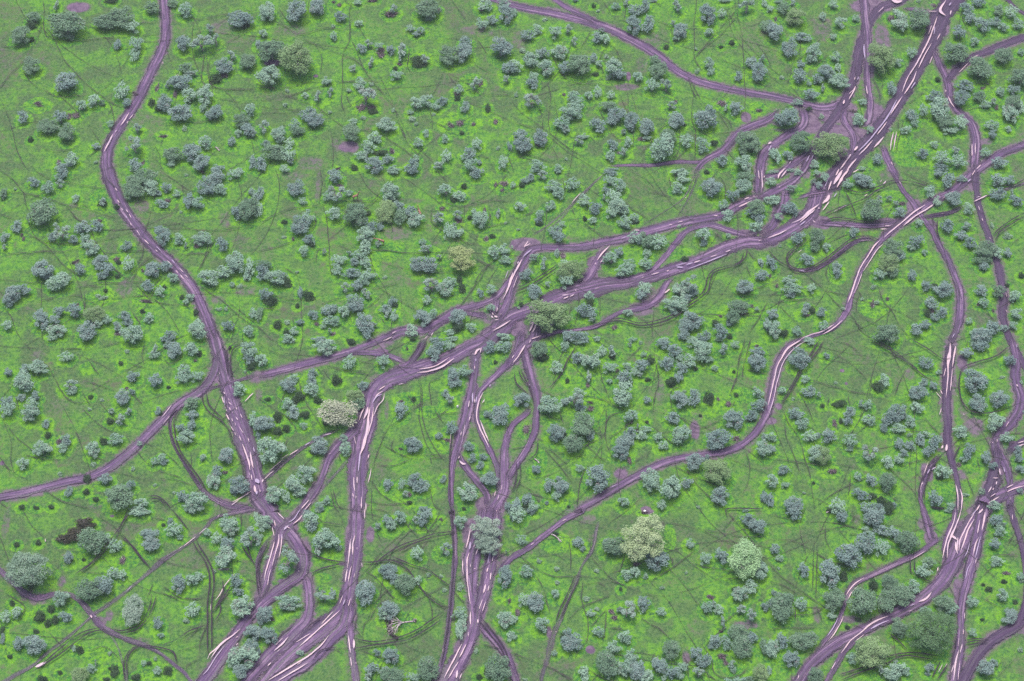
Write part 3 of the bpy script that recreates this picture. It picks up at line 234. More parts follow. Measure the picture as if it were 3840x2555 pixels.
W 178,16,.6 165,24,1 150,27,1|182,17,1.4 170,25,1.8 158,29,1.3 148,30,.7|119,42,.7 113,46,.8|109,54,.5 112,50,1 117,47,.5|107,58,1 111,52,1.2 116,50,.7|118,49,.6 117,55,.8 112,61,.8 108,70,1|100,61,1.2 97,68,1.6 95,74,1|103,62,2 102,67,2.5 99,73,1.2|105,62,1.2 103,75,2.2 102,85,2.6 99,96,3 96,106,1.6|108,62,.8 107,72,1.2 105,80,1.3 103,88,1|96,102,1.6 95,112,1.6 94,121,1.3|104,105,1 103,109,.8|90,126,1 90,133,.9 91,139,.7|93,126,1.2 93,132,.8|89,141,1 90,145,.8|97,144,.8 97,155,1|92,143,.6 92,146,.7|106,118,.7 105,124,.8 103,132,.7|101,150,.8 101,157,1|206,8,2.2 203,10,2.2 201,14,1.4|207,7,1 206,12,.8|199,13,1.4 200,13,1.2|202,17,1 202,20,1.2|201,24,.8 201,27,.7|199,49,1.2 199,58,1.5|203,52,1 202,58,.7|201,54,1 201,58,1|196,56,1 195,62,1.2|216,41,.7 214,43,.8|209,48,.8 205,56,1 203,66,1.2 203,73,1 206,82,1.2 210,90,1.2 214,99,.9|206,74,.9 209,82,1.2 214,94,1|210,55,1.4 208,58,1|197,70,1.2 196,74,.9|189,84,.9 188,88,.9|192,78,.5 190,90,.5|187,107,1.4 186,109,1.4|187,111,1.6 190,114,1.8 193,114,1.4|220,139,.7 219,144,.8|223,143,.8 222,147,.7|0,128,4 3,132,4|7,128,1.6 6,131,2|0,138,3 1,142,2|4,138,1.2 4,140,1|8,128,1 13,123,.8 17,120,.7|13,120,.6 25,110,.6|23,110,.8 30,105,.7|31,106,.7 39,101,.7|45,97,.8 50,94,.8|62,88,.8 70,86,.7|88,78,.7 92,75,.7|136,40,.5 131,41,.7|93,65,.7 97,63,.6|49,147,.7 42,155,1.2|51,149,.6 45,156,.7|67,105,.5 69,104,.5|179,85,.4 178,100,.4|90,88,.4 92,96,.5|117,1,.7 120,0,.6|226,133,.5 225,138,.6
K 180,85 178,110 178,130 179,157|152,0 147,10 140,20|157,0 151,12 144,20
P 38,33 45,55 52,68 60,80 65,88 70,97|0,50 15,62 25,68 32,76 38,83|62,26 68,38 75,46|65,23 80,27 95,29 108,32|72,22 88,27 103,28|58,25 63,35|15,8 25,15 38,19 50,18|0,3 12,8 22,15|25,85 18,90 12,82|150,60 135,72 120,82 115,95 110,105|150,34 153,50 152,65 156,80 160,95 168,105 175,112|148,34 151,50 148,68 152,82 157,98 165,108|160,70 175,67 188,66|155,58 140,68 125,80|115,95 130,103 145,108 175,108|145,108 125,115 108,114|100,148 120,150 140,150 160,145|105,130 115,142 130,150|165,65 172,75|163,60 158,40 170,33|140,50 148,60|127,88 125,98 130,104|160,105 162,112|112,100 108,115 105,130|68,138 72,150 78,157|71,137 75,150 81,157|75,105 78,112|20,95 30,103|178,62 160,74|115,55 110,70|175,107 150,104 130,108|160,135 163,150 172,157|30,90 22,110
#10
T 25 7 16 14 g|28 14 12 8 d|49 3 10 8 l|62 0 11 6 l|60 14 13 10 b|73 17 16 15 l|83 9 8 9 l|93 8 11 9 t|92 13 7 6 d|41 24 11 12 l|90 24 13 9 l|97 27 5 4 x|121 12 6 4 l|119 22 13 12 b|127 17 8 8 d|106 22 7 7 l|104 31 14 12 b|101 38 6 4 b|113 28 8 8 l|119 30 7 5 t|90 37 6 5 l|109 2 5 5 t|118 1 4 4 s|70 33 7 12 t|69 40 4 9 x|102 49 19 20 l|108 39 6 5 d|124 54 8 7 b|9 53 16 13 b|34 58 18 18 l|62 47 13 8 o|58 53 16 12 t|48 55 8 8 b|63 60 12 8 b|72 62 9 6 x|72 56 8 3 x|40 83 16 14 b|47 86 7 7 d|65 76 20 22 g|57 92 19 17 g|72 85 8 10 b|12 80 8 11 x|23 110 6 12 k|22 117 10 8 b|62 116 9 7 l|79 125 22 20 b|111 68 14 12 l|116 77 3 6 t|109 83 12 12 b|103 92 14 14 b|100 101 16 12 b|122 81 13 6 l|119 86 9 9 l|115 82 5 4 x|107 95 5 6 t|107 109 5 10 x|134 88 9 7 l|138 95 10 8 l|139 2 14 9 b|149 7 14 12 b|142 19 15 12 b|154 15 7 8 l|163 18 12 13 l|156 24 12 9 b|153 32 9 11 b|146 37 11 9 d|170 2 18 8 l|176 7 18 16 l|180 17 13 7 l|193 6 14 9 t|205 3 7 7 l|186 24 7 5 l|169 25 4 4 d|204 28 3 3 d|225 9 15 9 b|225 18 17 14 b|225 4 6 3 x|154 52 15 15 b|167 50 13 14 b|181 52 9 13 d|189 53 3 6 x|198 58 8 6 x|148 69 14 11 b|156 85 18 14 l|159 79 6 6 l|173 68 3 3 d|206 49 5 4 d|223 43 4 3 s|226 47 10 9 l|227 58 12 12 b|220 67 13 9 b|220 71 8 6 d|204 71 19 15 b|190 88 24 17 b|232 88 6 7 b|231 98 14 14 l|206 89 8 6 x|168 109 16 14 b|179 107 7 6 b|190 118 24 24 o|180 123 5 5 b|128 127 16 19 l|146 133 19 20 l|150 140 8 6 l|161 130 12 9 b|192 141 18 15 b|232 143 8 10 b|103 148 12 9 l|137 150 9 9 l|34 132 10 12 b|46 134 14 14 b|41 142 9 8 l|43 126 6 6 b|32 148 4 4 b|14 145 11 10 b|4 151 10 14 b|20 151 10 9 l|12 152 6 6 d|52 152 3 3 d|215 155 8 3 l|125 35 6 4 d|158 46 4 3 s|171 152 4 3 s|51 36 4 5 d|124 74 3 3 d
L 75 62 16 18|105 92 15 16|67 35 9 8|175 63 22 9|12 80 9 9|26 110 7 12|210 50 12 8
B 28 28 12 14 .4|35 38 8 12 .5|136 45 7 20 .6|132 60 6 12 .4|168 82 7 14 .8|170 70 8 8 .6|88 70 6 30 .35|100 122 10 8 .8|95 108 6 10 .5|105 116 6 3 .7|123 154 6 3 1|215 100 8 6 .6|115 135 8 20 .3|25 140 8 12 .4|180 135 6 12 .4|196 25 6 8 .3|145 95 6 10 .3|120 60 25 5 .3
R 6:22,138,9 10:20,-3,9 10,6,9 3,16,7 -6,26,5
R 6:10,160,6 10:12,8,7 14,20,8 18,35,7 22,48,7 23,60,6 22,72,6 21,83,6 16,95,6 9,107,6 2,117,6 9:230,130,8
R 10:19,60,5 12,68,5 4,74,5 -1,80,5 9:230,93,5
R 10:55,158,6 75,147,6 95,135,6 115,124,6 130,116,6 150,109,6 175,105,6 195,102,6 210,96,6 222,86,6 230,75,6 235,64,7 11:2,52,7 5,38,7 8,25,7 13,14,7 20,5,6 30,-3,5
R 7:168,158,6 11:168,2,8 167,15,9 165,30,9 164,45,8 164,60,8 165,75,7 165,90,7 167,103,7 170,115,6 174,130,5 176,145,6 175,160,6
R 7:222,153,6 11:223,-3,6 226,8,7 228,20,7 227,32,8 229,42,9 232,52,9 230,64,8 224,74,8 216,82,7 210,90,7 209,97,9 214,108,9 219,117,7 222,130,6 222,145,6 221,158,7
R 11:235,92,5 225,98,6 218,106,6
R 11:240,130,7 225,137,9 212,143,10 200,149,10 192,157,11
R 11:212,118,7 209,128,10 204,138,11 198,148,11
R 11:229,65,2 228,80,2 226,92,2
W 17,0,1.2 16,3,.9|12,5,2 9,10,1.4 5,16,1|7,14,.9 1,21,.8|2,14,.8 0,17,.9|16,41,1.2 16,42,1.2|23,85,.6 23,86,.6|96,133,.5 90,136,.5
K 2,30 4,40 12,48 18,54|6,28 9,36 15,43|4,112 4,125 2,135 -1,140|7,110 8,125 5,135 0,141|24,92 22,105 12,113|8,28 16,45 20,58|214,0 208,20 206,35 200,50|219,0 213,22 211,35|60,4 52,18 45,32 35,44
#11
T 39 0 9 6 l|29 15 17 17 b|54 13 7 5 b|34 34 8 8 l|38 45 13 10 b|46 49 6 5 t|14 45 8 7 l|23 53 4 3 s|62 38 4 3 s|107 36 9 13 l|101 41 9 11 d|146 19 14 11 b|157 28 5 5 l|182 10 14 9 b|196 4 16 10 b|192 1 14 6 l|222 17 11 10 b|190 36 23 18 b|193 56 14 14 b|192 51 8 5 l|213 52 16 15 b|210 73 16 15 l|220 88 14 9 l|215 33 6 3 s|143 37 9 7 b|152 40 9 7 b|139 46 17 12 b|133 46 6 6 b|137 60 11 11 l|86 57 8 6 t|92 58 9 8 l|66 57 13 7 d|50 59 4 4 d|75 64 12 9 b|73 73 9 8 b|67 73 4 6 d|61 75 5 9 x|26 66 16 10 b|31 75 12 12 l|39 87 14 9 l|56 86 14 13 b|46 86 6 5 b|76 91 12 11 l|75 99 7 5 l|92 71 13 9 l|118 64 17 14 b|111 71 14 10 b|107 79 9 8 b|120 80 14 9 l|131 74 9 12 l|125 68 6 6 b|130 86 5 5 s|121 94 9 10 b|131 95 10 10 b|125 102 9 7 b|140 89 9 13 b|145 85 7 6 l|154 92 13 14 b|147 101 11 10 b|94 101 16 14 t|110 110 11 12 l|121 108 10 9 l|3 87 9 9 l|3 99 9 8 b|44 102 15 13 l|51 103 18 14 o|15 117 10 10 b|11 121 5 4 s|3 129 13 12 l|16 132 8 5 l|2 145 8 13 b|22 150 19 14 b|58 119 11 6 x|82 123 7 8 l|95 127 10 11 b|110 128 17 14 g|85 140 16 10 b|94 143 6 4 t|64 151 14 13 l|57 155 8 5 d|93 152 13 12 b|101 153 12 9 b|104 147 10 8 d|111 151 8 12 d|116 150 6 6 b|96 142 8 6 d|161 119 14 13 l|158 124 8 6 d|154 144 13 14 b|149 151 0 0 s|156 153 18 3 x|168 151 8 8 l|182 141 8 4 s|196 138 6 6 s|177 82 14 12 l|185 101 11 15 b|180 109 8 6 l|175 113 7 5 x|200 106 10 12 b|207 114 8 7 b|230 100 9 8 b|231 107 9 8 b|232 117 8 8 b|208 151 12 9 l|233 38 3 4 l|235 65 2 6 b|232 137 6 6 b|33 139 3 3 s|42 130 3 3 d
L 57 120 13 7|182 120 18 12|165 145 18 16|155 118 9 10|192 38 16 14
B 178 20 8 12 .8|130 30 8 8 .6|128 62 10 6 .5|190 78 15 15 .7|180 65 8 15 .6|160 100 8 4 .7|145 120 7 12 .8|140 138 6 12 .6|175 123 12 8 .7|116 122 10 6 .5|98 86 6 5 .5|2 73 8 5 .9|20 20 6 8 .4|85 110 12 10 .3|205 90 8 10 .6|190 123 8 5 .5|68 27 3 2 1|225 120 8 8 .6|72 39 2 2 1|10 60 5 5 .8|190 22 14 5 .6
W 30,0,1.6 22,5,1.4 17,9,1.6 12,17,1.2 8,25,1 6,34,1 3,47,1 0,60,1|34,1,.6 25,7,.7 19,13,.8 13,22,.8 10,32,.9 7,43,.9 5,54,.9 1,67,.8|167,3,1.6 167,10,2 166,15,3 165,25,1.8 165,33,1.2 164,45,1 163,53,.6|172,6,2 171,12,1.6 170,18,1.2 169,25,1|169,26,.8 168,37,.8 167,47,1.3|163,26,1 161,34,.8|158,46,.8 160,50,1|159,63,.7 157,69,.6|160,97,2.2 159,100,2|164,96,1.4 163,102,2|179,68,.8 180,69,1.2|173,51,1 174,52,.8|228,41,1.6 229,43,1.6|228,4,.8 228,8,.7|206,94,1 206,95,1.2|210,91,.7 210,94,1|212,118,1 213,124,1.4|216,117,.7 217,122,1|210,130,1.4 209,133,1|205,135,1 202,140,.8|207,136,1 206,138,1.2|209,141,.8 204,144,.6|235,134,.9 225,137,1.1 219,140,.9|225,133,.6 219,136,.8|212,144,.9 202,150,1.2|194,152,1 191,157,1.2|197,155,1.5 195,158,1.5|235,93,.9 229,95,.6|235,96,1 229,98,.8|172,133,1 173,138,1.4 174,144,.9 174,157,.6|176,137,1 178,145,1.2 177,157,1|147,112,.6 144,120,.8 141,131,.6 139,140,.5|154,117,1.2 148,120,1.6 146,123,1.2|142,131,1.3 141,133,1.2|222,144,.8 222,147,.6|221,75,.5 218,80,.5|154,48,.5 159,54,.7|206,127,.8 211,127,.8|170,46,.5 171,47,.5
K 93,0 108,8 118,15 130,23 142,33 150,38|97,0 112,8 125,18 138,28|131,0 145,8 160,18 168,17|222,5 210,15 195,20 180,25 176,32 175,45 178,58 186,66 200,68 215,65|157,105 148,115 143,125 139,135 139,145 143,153|160,106 150,118 146,128 143,140 144,155|52,0 42,15 33,25 25,40 18,52 12,60|47,0 38,15 28,30 20,45 12,58|176,98 172,105 170,110
P 12,60 18,75 25,85 30,98 33,110 37,120 40,135 42,157|14,75 18,92 25,110 30,125 32,137|60,0 75,5 95,20|60,10 75,22 90,38|40,36 60,40 80,48 100,52 115,55|127,27 120,40 115,52|175,100 185,95|148,35 155,50 156,65|85,5 120,15 150,14|0,110 15,110 45,114 60,113 80,117|75,120 74,135 73,145|55,62 56,52|94,42 105,50|137,68 150,78 160,88|118,125 125,115 145,110|85,134 105,138 125,155|183,0 180,15|40,157 60,140 95,125|25,45 35,60 42,78|73,50 75,60|120,85 150,83|110,115 130,135 140,150|18,120 25,128 32,130|180,68 200,85 208,95|190,108 195,120|222,120 235,127|182,125 190,142
#10
P 80,21 84,35 86,50 92,60 105,65|130,0 132,18 134,35 131,50 130,70|60,4 52,18 42,37|102,66 90,72 87,90 92,108|70,50 85,55 90,60|118,72 130,80 145,92 165,98|105,20 115,8 122,2|156,8 170,18 180,27|146,60 160,72 175,80 200,65|28,100 45,103 60,100 80,90 87,85|32,102 45,118 55,130|37,101 50,115|30,122 45,115 68,105|60,155 65,125 75,110 85,95|100,80 110,75 87,92|122,110 127,95|160,115 170,130 182,145 195,157|215,100 218,115 215,135 205,148|40,57 48,77|28,68 45,75|0,140 15,140 30,145 55,150|88,110 75,108 50,105|91,35 100,28|160,60 175,55 178,50|212,27 235,30|0,100 15,98|23,88 30,92|25,45 40,52|68,95 80,105 88,112|140,150 160,156|70,80 85,85 86,62|145,60 144,48 158,42|100,120 125,105|6,130 20,140|145,115 175,128 200,138|205,55 202,62|30,155 22,145
#11
B 207 135 9 18 1|200 148 10 10 1|225 137 8 4 .9|214 118 5 8 .9|226 95 8 5 .9|168 30 8 30 .7|147 122 7 10 .9
R 11:210,95,8 211,108,8 207,122,8 203,135,8 196,150,9 15:190,6,9
#3
B 70 100 16 8 1|75 118 12 12 1|95 110 10 10 1|92 60 9 20 .8|85 50 6 14 .9|48 100 20 5 1|160 22 10 20 .8|105 115 10 10 1|38 108 8 12 1|55 128 10 6 .9|68 140 8 12 .8
#7
B 50 18 12 14 1|36 44 16 10 1|25 5 8 10 .8|8 40 7 14 .8|188 10 8 14 .8
#9
B 100 60 12 25 .9|95 110 12 35 .9|200 55 8 30 .9|222 150 12 12 1|212 150 14 10 1|138 26 16 8 1
#13
B 84 90 12 14 1|65 105 18 12 .9|88 30 10 45 .8|205 90 9 18 1|198 20 14 20 .8|28 16 14 12 1|190 130 12 20 .9|45 45 10 30 .8
#15
B 170 48 14 12 1|180 22 18 20 .9|176 80 8 30 .8|60 124 14 8 .9
#11
R 11:160,103,2 153,110,4 147,120,6 142,132,5 140,145,4 15:143,0,5 147,14,7 151,27,6 157,32,4
#12
T 128 1 18 8 l|175 0 10 4 l|79 12 18 12 r|68 21 14 14 r|58 26 14 8 r|35 29 6 5 d|15 31 5 5 d|84 27 24 23 g|97 25 9 9 l|106 32 13 11 l|137 21 18 11 b|137 31 17 12 b|156 10 5 7 b|160 17 15 11 l|165 24 7 5 l|150 13 4 3 d|27 53 40 32 B|29 68 8 7 d|63 43 10 11 b|77 45 4 3 d|113 45 8 9 x|103 56 12 10 l|112 59 9 8 l|81 73 23 18 g|94 69 18 18 b|56 80 15 14 l|11 85 5 5 d|16 92 11 10 l|5 97 11 9 l|36 97 11 10 d|47 90 7 7 d|44 103 7 7 d|51 100 8 7 d|60 97 14 9 b|2 110 4 10 d|2 117 5 9 b|33 111 6 4 d|17 122 11 12 b|31 122 20 16 b|73 128 7 7 d|68 127 4 6 l|73 150 18 15 o|84 145 11 7 l|105 147 8 12 d|55 149 4 4 d|39 155 10 6 d|98 155 7 4 d|125 153 9 7 d|88 140 3 6 t|122 90 18 28 w|145 103 10 11 b|148 115 7 5 l|164 67 13 15 b|176 63 12 12 l|183 60 11 7 l|197 56 4 4 s|177 91 12 13 l|171 101 6 6 s|217 64 13 12 b|219 74 11 7 b|209 9 15 12 o|211 14 18 13 l|190 20 8 7 l|199 25 9 10 l|209 29 14 12 b|207 42 17 20 l|229 25 19 16 t|223 87 19 20 l|232 111 16 14 b|230 125 14 14 b|224 133 26 20 l|213 138 8 12 l|221 147 14 14 b|144 147 8 8 l|132 140 5 5 l|137 140 5 4 d|154 147 8 9 d|143 136 4 4 s|101 131 4 5 s|9 134 5 4 d|235 5 4 8 l|101 145 3 3 d|66 125 4 4 s
B 38 80 8 4 1|25 75 10 5 .6|6 10 5 25 .6|57 65 6 8 .7|47 30 10 15 .4|60 45 8 12 .5|100 97 6 8 .7|85 92 20 10 .4|103 5 3 2 .8|178 22 8 6 .6|130 120 12 5 .6|205 54 10 2 .7|92 102 10 8 .7|110 110 20 6 .5|20 145 20 6 .4|3 145 5 6 .5|75 108 12 8 .4|40 110 20 6 .3|215 103 6 4 .5
L 113 46 16 10|88 132 14 8|140 145 14 10|40 95 14 10
R 8:237,153,6 12:200,6,3 190,15,3 178,27,3 165,36,3 150,46,4 137,57,4 125,67,3 112,78,3 98,88,4 85,97,3 75,106,2 62,117,3 45,130,3 30,143,3 15,151,4 0,160,4
R 12:14,68,5 22,76,6 35,81,6 47,78,5 55,77,4 65,78,4 74,84,4 82,93,5 90,103,5 98,110,5 108,115,4 120,120,4 135,125,4 148,132,3 160,142,3 170,150,3 176,158,3
R 12:98,111,3 104,118,2 110,130,2 114,145,2 117,158,3
R 12:243,76,10 237,88,10 231,96,9 222,107,10 212,122,11 203,135,12 195,147,12 186,159,12
W 216,59,.5 207,70,.8 202,79,.9 198,84,.9|206,79,.5 203,85,.7|194,87,.6 194,93,.9|191,98,.5 191,101,.6|221,110,.8 214,116,1 205,122,1.2 199,128,1.3 193,133,1 191,138,.7|212,118,.7 204,124,.8 198,131,1.1 194,137,1|206,126,.6 200,134,.8 196,140,.7 191,148,1 187,152,.8|219,117,1 217,118,.8|219,123,1.2 217,125,1|43,140,1.6 38,143,2.6 33,145,2|85,100,1 84,97,.7|88,99,1 89,98,1.2|83,97,.8 85,100,.8|52,132,.6 48,135,.8|63,122,.4 60,126,.5|202,5,.7 200,7,.6|180,25,.7 174,30,.7 169,34,.5|190,17,.5 183,23,.6|165,36,.4 168,34,.5|122,70,.4 117,75,.6|42,27,.8 42,30,.9
K 177,28 180,35 187,45 192,57 193,70 191,85 191,100 191,125 192,135|180,27 184,35 191,46 196,58 197,70 195,85 195,105 195,130|121,2 112,15 107,28 100,35 90,46 75,58|119,0 110,18 98,34 85,49 70,60|112,22 120,32 128,43 138,54|110,24 123,35 132,47 139,55|140,78 138,90 133,100 125,108 112,112 104,110|144,80 140,93 134,103 126,111 116,114|40,142 60,125 75,114 92,109|30,150 55,134 72,121 85,113 98,111|205,65 205,78 197,92|213,70 205,82 196,95|158,0 168,12 174,20|190,107 175,112 163,120 150,125|118,157 117,140 122,130 132,125|115,157 114,142 120,130 130,124|202,85 203,95 197,104|130,125 150,128 160,132 163,142|235,52 225,38 222,32|232,48 227,32
P 20,0 30,15 40,30|0,20 5,35 8,48|90,5 105,18 115,28|105,67 112,72|150,75 160,80 172,87|190,105 185,120 185,130|130,80 138,88|150,70 165,80 180,82 190,75|142,67 135,82|185,135 172,145 173,150|218,3 219,20|222,3 223,18|225,64 235,67|105,38 115,36|70,8 75,25|75,57 90,60 100,60|155,128 175,115 188,106|165,130 190,122|80,130 95,127 110,138|45,110 60,130|5,80 20,90 15,105|120,10 145,8 155,12|140,45 160,50 185,55
#13
T 7 10 14 14 l|2 23 8 12 l|10 43 5 4 s|28 33 8 6 t|29 45 18 18 t|50 8 14 13 l|50 4 16 6 b|52 12 10 12 b|58 0 8 4 s|65 26 23 18 l|58 33 10 14 t|76 34 6 6 l|30 83 26 12 l|25 87 10 10 t|63 78 20 10 t|70 76 8 10 t|8 94 15 13 b|5 102 8 6 b|14 99 8 5 x|12 114 14 15 b|1 116 4 10 b|40 130 8 5 l|2 130 5 8 b|113 13 8 8 t|121 9 10 11 b|124 14 10 10 l|132 7 13 12 l|145 8 7 8 t|155 4 14 12 b|152 11 9 8 b|188 10 12 12 l|172 34 14 12 t|148 39 12 11 l|211 16 26 24 w|213 30 24 18 w|235 6 4 8 b|230 37 2 5 t|121 54 18 12 b|126 61 12 12 b|137 67 18 18 g|148 64 9 8 l|100 74 17 22 b|122 90 18 16 b|118 95 10 10 l|159 59 5 4 s|170 60 4 4 s|173 73 5 4 s|188 94 12 10 l|188 108 10 20 l|182 97 6 6 t|229 60 13 18 b|229 98 14 16 l|233 115 6 10 l|202 129 4 5 s|111 130 8 6 b|124 133 15 13 b|106 145 12 12 b|104 151 10 10 t|118 147 12 8 b|125 151 22 16 g|145 153 14 8 l|158 145 19 21 g|222 145 22 24 g|214 147 8 12 d|205 153 6 5 d|210 155 0 0 s|170 8 4 4 x|57 72 4 3 t|188 70 6 8 s|20 145 2 2 s|233 83 4 6 x
F 120 98 146 117
L 135 104 20 12|60 62 10 5|190 75 6 8|225 75 9 12|35 92 10 5|68 86 8 4|122 128 8 5
B 105 22 6 12 .8|112 5 8 4 .4|125 33 16 8 .5|25 65 8 4 .8|80 49 6 3 .8|60 55 14 6 .4|48 103 12 8 .9|70 95 10 8 .5|105 95 12 8 .4|178 80 12 15 .3|193 62 5 20 .4|225 45 12 10 .7|210 60 6 8 .6|185 130 10 15 .4|200 120 10 8 .5|150 30 20 6 .4|230 18 12 4 .5|120 135 60 4 .2|50 135 25 6 .4
R 9:-2,138,16 9:12,156,15 13:12,3,15 22,14,13 31,22,12 38,32,11 43,42,11 43,52,10 40,60,10 30,67,9 18,76,9 6,86,10 -4,98,10 12:231,96,9
R 9:41,157,9 13:38,4,8 31,12,9 24,18,10 20,30,9 15,45,9 11,58,8 8,70,9 4,82,10
R 13:14,22,3 6,36,4 2,48,5 3,62,5 5,75,5
R 13:45,58,9 48,70,8 49,82,8 49,92,8 46,102,10 38,110,13 28,120,14 15,132,13 3,145,12 -6,155,11 12:225,160,8
R 9:93,150,13 13:93,0,12 92,20,13 90,40,14 88,55,14 86,68,13 84,82,13 80,92,14 70,102,16 58,112,15 45,122,14 30,134,12 18,146,10 8,158,9
R 13:84,82,12 85,95,12 80,108,12 70,118,9 60,130,8 45,142,10 30,150,11 15,160,12
R 13:86,100,9 87,115,7 88,130,6 90,145,6 92,158,6
R 13:75,126,4 66,131,4 58,138,3
R 9:212,155,14 13:213,-2,17 210,12,15 203,25,13 197,38,11 195,50,10 197,62,10 199,75,9 200,88,10 201,100,12 198,112,12 194,125,12 187,138,14 180,150,17 175,160,18
R 13:222,-2,9 221,15,8 218,30,9 216,45,10 213,60,10 210,75,11 206,88,10 203,100,9
R 13:205,30,6 202,50,6 201,65,6 200,80,6
R 14:2,37,5 13:230,48,4 222,56,4 216,62,4
R 13:204,103,6 212,112,7 222,122,7 230,133,7 235,145,7 14:4,158,7
R 9:178,152,5 9:180,160,5 13:180,0,5 182,20,5 183,40,5 182,55,5 180,75,5 179,90,5 177,105,5 175,120,5 172,135,5 168,148,5 163,160,5
W 20,3,1 26,9,.9|17,10,.8 18,16,.7|15,16,1 17,25,.9|17,30,1.8 15,38,1.2 12,48,1.2 9,58,1.2 8,66,.8|21,23,1.6 21,30,1.5 18,40,1.2 15,52,.9|24,25,1.2 23,36,.7 21,45,.6|14,55,.7 12,62,1 11,70,.8|30,15,2.4 26,19,2|28,16,.8 32,18,.8|41,0,.8 35,9,.9 30,12,.9|45,2,.6 40,9,1 34,14,.7|24,23,1 24,28,1|39,57,1.1 40,57,.8|46,59,.8 47,59,.6|50,78,.9 50,76,.7|100,0,.8 100,9,.8|87,27,.9 86,38,1.5 85,48,1.2 84,54,.7|91,24,.9 89,33,1.3 89,42,1|88,52,.7 86,60,1 85,67,.7|84,55,1 83,61,1.2 82,67,.8|93,35,.7 93,37,.8|91,59,.5 90,63,.6|82,83,1.1 80,88,1|87,82,.8 85,89,.9|80,79,.5 77,87,.6|77,93,.9 68,101,1.1 58,110,1.3 48,119,1.3 40,126,.8|71,94,.6 60,106,.8|50,114,.8 37,122,.8|30,117,.6 24,124,1.5 17,130,1.3|25,118,.6 18,125,.7|22,129,.9 20,131,.8|14,141,1.4 11,144,1|23,133,.7 22,134,.7|67,116,.7 60,125,1 48,135,1.2 35,143,1.3 22,151,1.2 12,157,1|48,141,.7 40,146,1 30,152,1 20,158,1|85,116,1 86,125,1.2 87,132,1|90,119,.9 90,124,2 90,128,1|87,136,.8 88,144,1|92,140,.8 92,142,.8|42,140,.7 38,143,.6|197,17,1 195,28,1.3 193,36,1|203,13,.7 197,21,.9|197,30,1.8 196,37,1.6|196,40,1.6 194,47,1.6 194,55,1.4 194,65,1.1 195,73,.9 197,87,1|201,32,1 200,35,1|205,33,1 202,42,.9|190,47,1 190,55,1 191,60,.6|215,38,1.1 213,50,1|219,38,1 217,48,1.1|213,54,1.6 212,58,1|216,58,1 215,65,.9|212,62,.6 212,64,.6|211,69,1.8 209,77,1.2|214,70,1 213,75,.8|208,83,.6 205,92,.8|211,85,.6 208,94,.8|197,94,1 197,106,1.3|204,101,1.6 204,105,1.8|203,69,1.4 204,70,1.2|202,78,1.4 202,78.5,1.2|202,54,.7 200,55,.5|189,124,1 184,134,1.4 178,145,1.2 173,155,1.2|193,124,1 187,136,1.3|186,140,.8 181,148,1 177,155,.9|185,148,1.8 184,155,1.6|189,151,1 187,156,1.2|221,1,1 221,2,1|222,18,.6 222,20,.6|172,128,1 172,133,.7|97,49,.7 98,53,.5|195,113,.9 195,117,.6|197,50,.6 197,54,.7
K 60,12 80,15|180,0 182,40 180,75 176,110 170,145|42,30 50,40 60,45 72,48 82,49|96,49 108,49 120,47 130,49 140,56 147,66 155,77 165,86 176,92|190,20 165,23 150,28 135,33 120,42 108,52|195,18 175,24 150,30 130,40|90,119 105,122 120,121 135,117 150,110 160,103 172,95|92,128 110,125 125,123 140,120 155,112 170,102|205,102 215,115 225,128 232,145|207,100 220,116 230,132 234,150|13,30 5,45 3,60 5,75|10,35 2,50 1,65 3,80|48,108 60,100|125,44 145,52 158,56 170,65 178,71|75,127 60,130 52,140|50,60 60,55 80,50
P 135,124 150,130 165,131|95,127 75,128 82,133|100,57 110,62 120,72 128,80 140,83 152,81|125,82 115,85 105,100 98,105 97,118|127,70 115,82 100,104|146,66 160,80 180,92|52,70 50,62 55,57|55,90 57,78|15,88 20,97|0,104 5,110 6,122|100,140 110,142 122,145 140,140 150,135|150,50 158,60 170,62|100,15 110,20 115,30|135,5 140,15 150,25|155,25 165,8 170,0|105,0 120,2 135,20|157,80 161,92 161,103|180,72 190,85|150,30 158,42 160,55|235,70 222,74|235,82 225,88|95,128 120,136 145,128|230,157 225,140|165,88 175,90|78,5 82,20|15,80 35,70|145,7 138,18|98,118 92,108 95,95|140,20 165,20|10,125 30,110 35,105|195,135 200,140|205,125 225,128|55,5 68,20 75,30|100,60 115,48
#14
